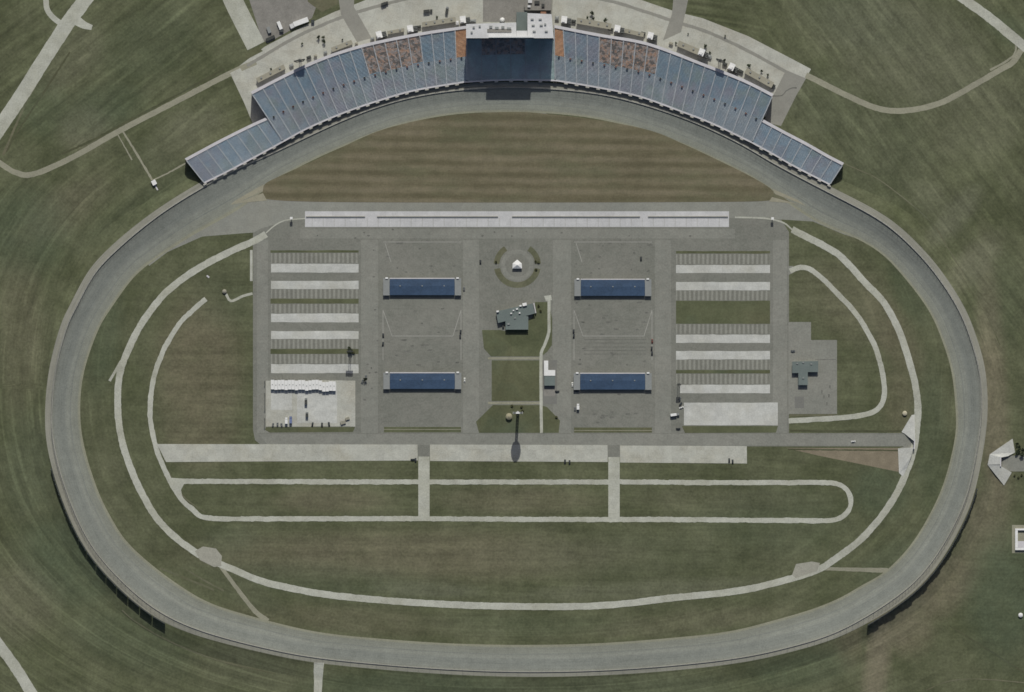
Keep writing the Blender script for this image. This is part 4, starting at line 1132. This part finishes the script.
# ------------------------------------------------------------------ tunnel mouths
tp = thing('tunnel_portal', 'pale concrete tunnel mouth where the right infield road meets the inner road', 'tunnel portal', (910,442))
b = BM(); prism(b, [(911.7,415),(914.6,414.5),(914.8,440.5),(913.8,441),(904.6,433.6),(901.5,432)], -.2, [.3,.3,4.2,4.4,.9,.4]); build('wing_wall', b, M['white_concrete'], tp)
b = BM(); prism(b, [(898,448.5),(913.2,447.4),(911.2,456),(907,468),(903,476.5),(899,473)], -.2, [.4,3.4,2.6,.6,.3,.3]); build('wing_wall', b, M['white_concrete'], tp)
b = BM(); prism(b, [(913.9,439),(915,439),(914.4,449),(913.3,449)], 3.2, 4.5); build('headwall', b, M['cap'], tp)
b = BM(); prism(b, [(913.6,441),(914.2,441),(913.6,447.6),(913.1,447.6)], 0.12, 3.2); build('opening_shade', b, M['dark_metal'], tp)  # solid dark slab painted in for the shade inside the tunnel
tp = thing('tunnel_portal', 'pale concrete tunnel mouth outside the right turn, facing the road at the edge', 'tunnel portal', (998,462))
b = BM(); prism(b, [(989.5,454.3),(1012.5,438.7),(1015,452.5),(1008,456),(1000.5,457.5),(1000,464),(987.4,464.7)], -.2, [3.4,1.0,.3,2.4,4.4,4.4,3.4]); build('wing_wall', b, M['white_concrete'], tp)
b = BM(); prism(b, [(987.4,464.9),(999.8,464.2),(1000.5,466),(1011.7,472.5),(1004,485.5)], -.2, [3.4,4.4,3.8,.3,.5]); build('wing_wall', b, M['white_concrete'], tp)
b = BM(); prism(b, [(999.6,456.5),(1000.8,456.5),(1000.9,466.4),(999.7,466.4)], 3.6, 4.9); build('headwall', b, M['cap'], tp)
b = BM(); prism(b, [(1000.7,458),(1001.2,458),(1001.3,465.4),(1000.8,465.4)], .08, 3.6); build('opening_shade', b, M['dark_metal'], tp)  # dark slab again stands in for the tunnel's inner shade
en = thing('walled_enclosure', 'small square enclosure with low white walls at the right edge', 'enclosure', (1022,539))
for (x0, y0, x1, y1) in ((1015,528.5,1030,530.2),(1015,547.5,1030,550),(1015,530.3,1017.6,547.4),(1027.4,530.3,1030,547.4)):
    b = BM(); prism(b, rect(x0,y0,x1,y1), 0, 2.4); build('wall', b, M['white'], en)
b = BM(); prism(b, rect(1015.2,541,1027.3,547.4), 1.9, 2.3); build('roof', b, M['cap'], en)
sheet('enclosure_floor', rect(1012,525,1033,553), 1, M['gravel'])
ub = thing('utility_shed', 'tiny pale shed at the end of the worn track left of the low stand', 'shed', (154.6,184))
b = BM(); box(b, (154.2,182.6), (4,4.4), 0, 2.4, 28); build('wall', b, M['tan'], ub)
b = BM(); box(b, (154.2,182.6), (4.5,4.9), 2.4, 2.8, 28); build('roof', b, M['white'], ub)
b = BM(); box(b, (156.4,187.6), (1.4,5.6), .02, .25, 28); build('slab', b, M['cap'], ub)
wb = thing('pump_house', 'little round pale pump house on the grass left of the stall block', 'shed', (224.5,291.5))
b = BM(); lathe(b, (224.5,291.5), [(2.0,0),(2.0,1.6)], 10); build('wall', b, M['tan'], wb)
b = BM(); lathe(b, (224.5,291.5), [(2.3,1.6),(1.2,2.4),(.2,2.7)], 10); build('roof', b, M['roof_tan'], wb)
wb = thing('hydrant_cover', 'tiny pale cover lying in the grass left of the infield paving', 'cover', (208,276.5))
b = BM(); box(b, (208,276.5), (3.2,1.6), 0, .5, -40); build('lid', b, M['cap'], wb)

# ------------------------------------------------------------------ trailers
def make_trailer(p, L=9.5, mat='white'):
    t = thing('trailer', 'white box trailer', 'trailer', p, 'white trailers in the top row of the left concrete lot')
    b = BM(); box(b, p, (3.2, L), .95, 3.7); build('body', b, M[mat], t)
    b = BM(); box(b, p, (1.0, .7), 3.7, 4.0); build('roof_vent', b, M['grey_metal'], t)
    b = BM(); box(b, (p[0], p[1]+L/2+.08), (2.2,.12), 1.1, 3.5); build('rear_door', b, M['grey_metal'], t)
    for sx in (-1.05, 1.05):
        for sy in (-2.6, -3.6):
            q = BM(); c = W((p[0]+sx, p[1]-sy), .5); bar(q, c + Vector((-.2,0,0)), c + Vector((.2,0,0)), .5, 10); build('wheel', q, M['tyre'], t)
    b = BM(); bar(b, W((p[0], p[1]-L/2), 1.0), W((p[0], p[1]-L/2-1.4), .8), .12, 5); build('drawbar', b, M['dark_metal'], t)
    return t
tr0 = make_trailer((272.8,385.2))
TN = 19
for k in range(TN):
    o = tr0 if k == 0 else copy_tree(tr0)
    x = 272.6 + 3.42*k; dy = 1.6*mnoise.noise(Vector((k*.55, 4.2, 0))) + (1.4 if k > 14 else 0)
    o.location = W((x, 385.0 + dy))
    o['label'] = 'white box trailer at the left end of its row on the concrete lot' if k == 0 else ('white box trailer at the right end of its row on the concrete lot' if k == TN-1 else f'white box trailer in the lot row, {ORD[k] if k < 10 else ORD[TN-1-k]} from the {"left" if k < 10 else "right"} end')

def haul_truck(p, ang, label, box_mat, cab_mat, L=8.0):
    t = thing('box_truck', label, 'truck', p)
    b = BM(); lbox(b, p, (L*.68, 2.6), 1.0, 3.6, ang, (-L*.15, 0)); build('body', b, box_mat, t)
    b = BM(); lbox(b, p, (L*.24, 2.4), .7, 2.9, ang, (L*.36, 0)); cb_ = build('cab', b, cab_mat, t)
    b = BM(); lbox(b, p, (.1, 2.1), 1.8, 2.7, ang, (L*.48+.06, 0)); build('windscreen', b, M['glass'], cb_)
    ca, sa = math.cos(R(ang)), math.sin(R(ang))
    for ox in (-L*.32, L*.34):
        for oy in (-1.1, 1.1):
            c = (p[0] + ox*ca - oy*sa, p[1] - (ox*sa + oy*ca)); q = BM(); v = Vector((-sa, ca, 0))*.2
            bar(q, W(c,.5) - v, W(c,.5) + v, .5, 10); build('wheel', q, M['tyre'], t)
haul_truck((290.8,419.8), 90, 'blue covered truck parked low in the left concrete lot', M['truck_blue'], M['truck_blue'], 7.0)
haul_truck((286.4,420.5), 90, 'white truck parked close beside the blue covered truck', M['white'], M['white'], 6.5)
haul_truck((306,401.3), 90, 'dark truck in the middle of the left concrete lot, upper of two', M['dark_metal'], M['grey_metal'], 6.5)
haul_truck((307,414.5), 90, 'dark truck in the middle of the left concrete lot, lower of two', M['dark_metal'], M['grey_metal'], 5.0)
haul_truck((674.8,414.5), 8, 'white tank truck parked left of the large right concrete bay', M['white'], M['grey_metal'], 9.0)
haul_truck((578,406.6), 90, 'white van-like truck below the lower right blue garage', M['white'], M['white'], 6.0)
haul_truck((428,11), 6, 'dark truck standing on the concourse left of the white tower', M['dark_metal'], M['dark_metal'], 9.0)
haul_truck((447,10.3), 80, 'dark truck parked crosswise on the concourse nearest the white tower', M['dark_metal'], M['grey_metal'], 7.0)
haul_truck((384.7,3.6), 20, 'dark truck at the top of the concourse right of the left crossing lane', M['dark_metal'], M['dark_metal'], 7.0)

# site cabins and containers in the dusty lot at the top left
for p, s, a, h, mt, l in (((301,22),(15,4.6),20,3.4,'white','long white site cabin at the right of the dusty lot'),((293.5,25.4),(7,4.2),24,2.8,'roof_white','short white site cabin left of the long one in the dusty lot'),((279.8,25.5),(3.0,8),22,2.8,'white','narrow white container standing upright to the lane in the dusty lot'),
                          ((270.5,38.2),(9,2.6),25,2.2,'dark_metal','dark container at the lower corner of the dusty lot'),((281.5,30.8),(4,2.4),0,2.4,'board','dark crate below the narrow white container'),((269,30),(3,6),20,2.4,'grey_metal','grey container near the left edge of the dusty lot'),((312.8,21.6),(3,3),0,2.6,'board','dark crate at the right end of the long white cabin')):
    t = thing('site_cabin' if h > 2.7 else 'container', l, 'cabin' if h > 2.7 else 'container', p, 'cabins and containers in the dusty lot')
    b = BM(); box(b, p, s, .15, h, a); build('body', b, M[mt], t)
    b = BM(); box(b, p, (s[0]+.3, s[1]+.3), h, h+.25, a); build('roof', b, M[mt], t)
    b = BM(); lbox(b, p, (1.0,.12), .2, min(2.2, h-.2), a, (s[0]*.2, -s[1]/2-.07)); build('door', b, M['grey_metal'], t)
# material heaps and crates in the lot corner
for p, s, l in (((343,422.5),(5,3),'rust red crate at the lower right of the trailer lot'),((347.5,418.5),(4,2.4),'pale pinkish crate at the lower right of the trailer lot')):
    t = thing('crate', l, 'crate', p)
    b = BM(); box(b, p, s, .1, 1.6, 15); build('body', b, M['brick'] if 'red' in l else M['tan'], t)
    b = BM(); box(b, p, (s[0]+.2, s[1]+.2), 1.6, 1.8, 15); build('lid', b, M['roof_tan'], t)
# site fence with dark screen round the trailer lot
fn = thing('site_fence', 'dark screened fence along the left edge of the trailer lot', 'fence', (264.5,404))
for y0, y1 in ((381,386),(393,411),(418,428)):
    b = BM(); prism(b, rect(264.6,y0,265.0,y1), .15, 2.2); build('screen', b, M['board'], fn)
    for y in (y0, y1):
        q = BM(); box(q, (264.3,y), (.2,.2), 0, 2.4); build('post', q, M['grey_metal'], fn)

# ------------------------------------------------------------------ cars and carts
def make_car(mat, name='parked_car'):
    t = thing(name, 'parked car', 'car', (512,346))
    b = BM()
    prof = [(-2.2,.35),(-2.25,.75),(-2.0,.95),(-.9,1.0),(.9,1.0),(1.9,.9),(2.2,.7),(2.2,.35)]
    L = [b.verts.new(Vector((x, -.88, z))) for x, z in prof]; Rr = [b.verts.new(Vector((x, .88, z))) for x, z in prof]
    for i in range(len(prof)):
        j = (i+1) % len(prof); b.faces.new((L[i], L[j], Rr[j], Rr[i]))
    b.faces.new(L[::-1]); b.faces.new(Rr); build('body', b, mat, t)
    b = BM(); lo = [b.verts.new((x, y, .98)) for x, y in ((-1.5,-.8),(1.2,-.8),(1.2,.8),(-1.5,.8))]; hi = [b.verts.new((x, y, 1.5)) for x, y in ((-1.0,-.62),(.5,-.62),(.5,.62),(-1.0,.62))]
    for i in range(4): b.faces.new((lo[i], lo[(i+1) % 4], hi[(i+1) % 4], hi[i]))
    b.faces.new(hi); cb_ = build('cabin', b, M['glass'], t)
    b = BM(); vs = [b.verts.new((x, y, z)) for z in (1.5,1.56) for x, y in ((-1.0,-.62),(.5,-.62),(.5,.62),(-1.0,.62))]
    b.faces.new(vs[4:]); b.faces.new(vs[:4][::-1])
    for i in range(4): b.faces.new((vs[i], vs[(i+1) % 4], vs[4+(i+1) % 4], vs[4+i]))
    build('roof', b, mat, cb_)
    for x in (-1.35, 1.4):
        for y in (-.82, .82):
            q = BM(); bar(q, (x, y-.1, .34), (x, y+.1, .34), .34, 10); build('wheel', q, M['tyre'], t)
    for o in t.children_recursive:                 # parts are already local to the car
        if o.type == 'MESH':
            pass
    return t
# parts of cars are modelled round the plan centre, which is the world origin
PAINT = {'dark': car_paint('dark_car_paint', (.03,.032,.035)), 'white': car_paint('white_car_paint', (.62,.62,.60)), 'red': car_paint('dark_red_car_paint', (.14,.05,.04)), 'grey': car_paint('grey_car_paint', (.12,.125,.13))}
protos = {}
def put_car(kind, p, ang, label, group=None):
    if kind not in protos:
        protos[kind] = make_car(PAINT[kind]); o = protos[kind]
    else: o = copy_tree(protos[kind])
    o.location = W(p); o.rotation_euler = (0, 0, R(ang)); o['label'] = label
    o['group'] = 'small vehicles in the garage yards' if group is None else group
for k, (x, y) in enumerate(((273,425),(277.5,424.6),(281.6,425.2),(312.5,424.4),(322,424.8),(329,424.2))):
    put_car('grey' if k < 3 else 'dark', (x, y), 90 + 8*(k % 3) - 8, ['grey car in the lower left corner of the trailer lot, leftmost of three','grey car in the lower left corner of the trailer lot, middle of three','grey car in the lower left corner of the trailer lot, rightmost of three','dark car at the lower edge of the trailer lot, leftmost of three dark ones','dark car at the lower edge of the trailer lot, middle of three dark ones','dark car at the lower edge of the trailer lot, rightmost of three dark ones'][k], 'cars in the trailer lot')
put_car('white', (853.2,441.3), 3, 'white car driving along the right infield road', 'cars on the roads')
for kind, p, a, l in (('dark',(383.2,335.5),90,'dark car at the left yard line, upper of two beside the left garages'),('dark',(383.0,344.0),82,'dark car at the left yard line, lower of two beside the left garages'),
    ('dark',(460.6,332.0),86,'dark car right of the left garage yard, upper of two'),('dark',(460.2,336.6),90,'dark car right of the left garage yard, lower of two'),
    ('dark',(573.6,331.4),90,'dark car at the left line of the right garage yard, upper of two'),('dark',(573.8,336.2),84,'dark car at the left line of the right garage yard, lower of two'),
    ('red',(652.2,341.2),90,'dark red car right of the right garage yard'),('dark',(651.6,348.6),88,'dark car right of the right garage yard, upper of two below the red car'),('dark',(652.0,353.4),88,'dark car right of the right garage yard, lower of two below the red car'),
    ('dark',(480.4,262.0),90,'dark car standing alone just left of the round lawn'),('dark',(678.2,428.8),0,'dark car below the white tank truck'),('dark',(680.6,404.2),60,'dark car above the white tank truck'),
    ('grey',(680.0,399.0),80,'grey car near the lighting mast left of the right concrete bay'),('white',(681.3,407.4),20,'white car tucked in right above the white tank truck'),
    ('grey',(575.0,409.0),90,'grey car beside the white truck under the lower right garage'),('dark',(557.2,391.4),0,'dark car below the white L shaped building'),('grey',(793.0,351.0),0,'grey car at the top of the right paved yard'),
    ('dark',(641.0,258.8),90,'dark car above the upper right blue garage'),('dark',(576.4,390.6),0,'dark car at the foot of the lower right blue garage'),
    ('grey',(366.0,377.0),90,'grey car by the lane right of the trailer lot'),('grey',(362.6,381.5),70,'grey car at the upper right corner of the trailer lot'),
    ('grey',(464.0,289.0),90,'grey car at the right end of the upper left garage'),('white',(464.6,380.0),90,'white car at the right end of the lower left garage'),
    ('white',(572.4,384.6),90,'white car at the left end of the lower right garage')):
    put_car(kind, p, a, l)
for kx, (p, a, l) in enumerate((((412.8,459.6),0,'dark car at the lower right corner of the left apron, left of two'),((415.6,460.2),90,'dark car at the lower right corner of the left apron, right of two'),
    ((565.0,461.6),90,'dark car at the lower edge of the middle apron, left of two'),((569.6,462.2),90,'dark car at the lower edge of the middle apron, right of two'),
    ((729.2,460.4),90,'dark car at the lower edge of the right apron, left of two'),((732.6,461.6),90,'dark car at the lower edge of the right apron, right of two'))):
    put_car('dark', p, a, l, 'cars at the foot of the lower aprons')

# ------------------------------------------------------------------ trees and shrubs
def make_tree(h, r, n, leaf, name):
    t = thing(name, 'small tree', 'tree', (512,346))
    b = BM(); bar(b, (0,0,0), (0.05,.05,h*.55), .16, 6)
    for k in range(5):
        a = k*1.26; bar(b, (0,0,h*(.35+.05*k)), (math.cos(a)*r*.6, math.sin(a)*r*.6, h*(.62+.05*k)), .07, 4)
    build('trunk', b, M['bark'], t)
    b = BM()
    cl = [Vector((random.gauss(0,.42)*r, random.gauss(0,.42)*r, h*(.62+.22*random.random()))) for _ in range(9)]
    for k in range(n):
        c = random.choice(cl) + Vector((random.gauss(0,.22)*r, random.gauss(0,.22)*r, random.gauss(0,.10)*h))
        s = .16 + .16*random.random()
        u = Vector((random.gauss(0,1), random.gauss(0,1), random.gauss(0,1))).normalized(); v = u.orthogonal().normalized()
        b.faces.new([b.verts.new(c + u*s), b.verts.new(c + v*s), b.verts.new(c - u*s), b.verts.new(c - v*s)])
    build('crown', b, M[leaf], t)
    return t
tp1 = make_tree(4.2, 1.7, 420, 'leaf', 'small_tree'); tp2 = make_tree(1.7, 1.6, 380, 'leaf_dry', 'shrub')
used = {1: False, 2: False}
def put_tree(which, p, s, label, group, cat='tree'):
    src = tp1 if which == 1 else tp2
    if not used[which]: o = src; used[which] = True
    else: o = copy_tree(src)
    o.location = W(p); o.scale = (s, s, s); o.rotation_euler = (0, 0, random.random()*6.28)
    o['label'] = label; o['group'] = group; o['category'] = cat
GT = 'small trees on the concourse'
for p, s, l in (((271,69.5),.8,'small tree just above the leftmost long tan roof'),((302,43.6),.7,'small pale-edged tree above the left lighting mast'),((318.8,37.3),1.1,'leftmost of three dark trees grouped on the left concourse'),((323.2,37.2),1.0,'upper right of three dark trees grouped on the left concourse'),((324,41.8),1.1,'lowest of three dark trees grouped on the left concourse'),
    ((342.6,39.8),.6,'small tree left of the left crossing lane'),((436.8,17.4),.8,'small tree above the long tan roof next left of the white tower'),((592,13.4),1.2,'topmost of three dark trees behind the right orange seats'),((587.2,17.6),.8,'left of three dark trees behind the right orange seats'),((593.6,18.6),.8,'lowest of three dark trees behind the right orange seats'),
    ((605,20),1.2,'dark tree at the right end of the long tan roof right of the tower'),((705,46.2),1.1,'dark tree behind the stair tower left of the right lighting mast'),((748.8,65.4),1.2,'dark tree behind the long tan roof at the right end'),((761.6,71.2),.8,'middle one of the trees behind the long tan roof at the right end'),((767.6,75.2),.8,'rightmost tree behind the long tan roof at the right end'),
    ((725,36),.6,'small lone tree on the right concourse road'),((710,52.6),.8,'small tree between the stair tower and the right lighting mast'),((724.5,60.6),1.0,'tree close on the right of the right lighting mast'),((676,43),.7,'small tree on the right edge of the right crossing lane'),((688,34),.5,'tiny tree on the concourse right of the right crossing lane')):
    put_tree(1, p, s, l, GT)
for k, (p, s) in enumerate((((1018.5,447.5),1.4),((1022.5,450.5),1.3),((1016.5,452),1.1),((1021.5,454.5),1.2),((1017,444),1.0))):
    put_tree(1, p, s, ['dark tree at the upper tunnel mouth corner, middle of its clump','dark tree in the tunnel mouth clump nearest the picture edge','dark tree in the tunnel mouth clump nearest the concrete','lowest dark tree of the clump above the tunnel road','topmost dark tree of the clump by the tunnel mouth'][k], 'trees beside the outer tunnel mouth')
put_tree(1, (350,349), 1.6, 'dark tree beside the lighting mast in the left stall block', 'trees in the paved infield')
put_tree(1, (365.5,379.5), 1.2, 'small dark tree by the lane right of the trailer lot', 'trees in the paved infield')
put_tree(2, (353.5,352), 1.3, 'low shrub at the right end of the grass median by the left lighting mast', 'shrubs in the middle lawns', 'shrub')
for p, l in (((1014.5,475.5),'rusty shrub below the tunnel road, left of three'),((1018.5,477.5),'rusty shrub below the tunnel road, middle of three'),((1021.5,475),'rusty shrub below the tunnel road, right of three')):
    put_tree(2, p, .8, l, 'shrubs below the tunnel road', 'shrub')
for p, l in (((496,262),'dark shrub at the left gap of the round lawn'),((535.5,261.5),'dark shrub above the right gap of the round lawn'),((538.5,262.3),'dark shrub at the outer side of the round lawn right gap'),((536,269.5),'dark shrub below the right gap of the round lawn'),
             ((538.5,306),'shrub beside the slanted teal roofed building, upper of two'),((540.5,311),'shrub beside the slanted teal roofed building, lower of two'),((512,405.8),'shrub left of the tall sign tower foot'),((522.5,410.6),'shrub right of the tall sign tower foot'),((521.5,406.8),'shrub above the tall sign tower foot'),((556.5,417),'shrub on the right slope of the tower lawn')):
    put_tree(2, p, .95, l, 'shrubs in the middle lawns', 'shrub')

# ------------------------------------------------------------------ light, sky, camera
w = bpy.data.worlds.new('World'); SC.world = w; w.use_nodes = True
nt = w.node_tree; bg = nt.nodes['Background']
sky = nt.nodes.new('ShaderNodeTexSky'); sky.sky_type = 'NISHITA'; sky.sun_disc = False
sky.sun_elevation = R(SUN_EL); sky.sun_rotation = R(SUN_AZ); sky.air_density = 1.0; sky.dust_density = 3.2
nt.links.new(sky.outputs[0], bg.inputs[0]); bg.inputs[1].default_value = .062
sl = bpy.data.lights.new('Sun', 'SUN'); sl.energy = 3.4; sl.angle = R(.53); sl.color = (1.0, .985, .895)
so = bpy.data.objects.new('Sun', sl); COL.objects.link(so)
d = Vector((math.sin(R(SUN_AZ))*math.cos(R(SUN_EL)), math.cos(R(SUN_AZ))*math.cos(R(SUN_EL)), math.sin(R(SUN_EL))))
so.rotation_euler = d.to_track_quat('Z', 'Y').to_euler(); so.location = (0, 0, 300)
cam = bpy.data.cameras.new('Camera'); co = bpy.data.objects.new('Camera', cam); COL.objects.link(co)
H = 6000.0
cam.sensor_width = 36; cam.lens = 36*H/1024.0; cam.clip_start = 10; cam.clip_end = 60000
co.location = (0, 0, H); co.rotation_euler = (0, 0, 0); SC.camera = co
vs = SC.view_settings; vs.view_transform = 'Standard'; vs.look = 'None'; vs.exposure = .10; vs.gamma = 1; vs.use_curve_mapping = False
SC.render.engine = 'CYCLES'; SC.cycles.max_bounces = 4
SC.cycles.pixel_filter_type = 'BLACKMAN_HARRIS'; SC.cycles.filter_width = 1.6
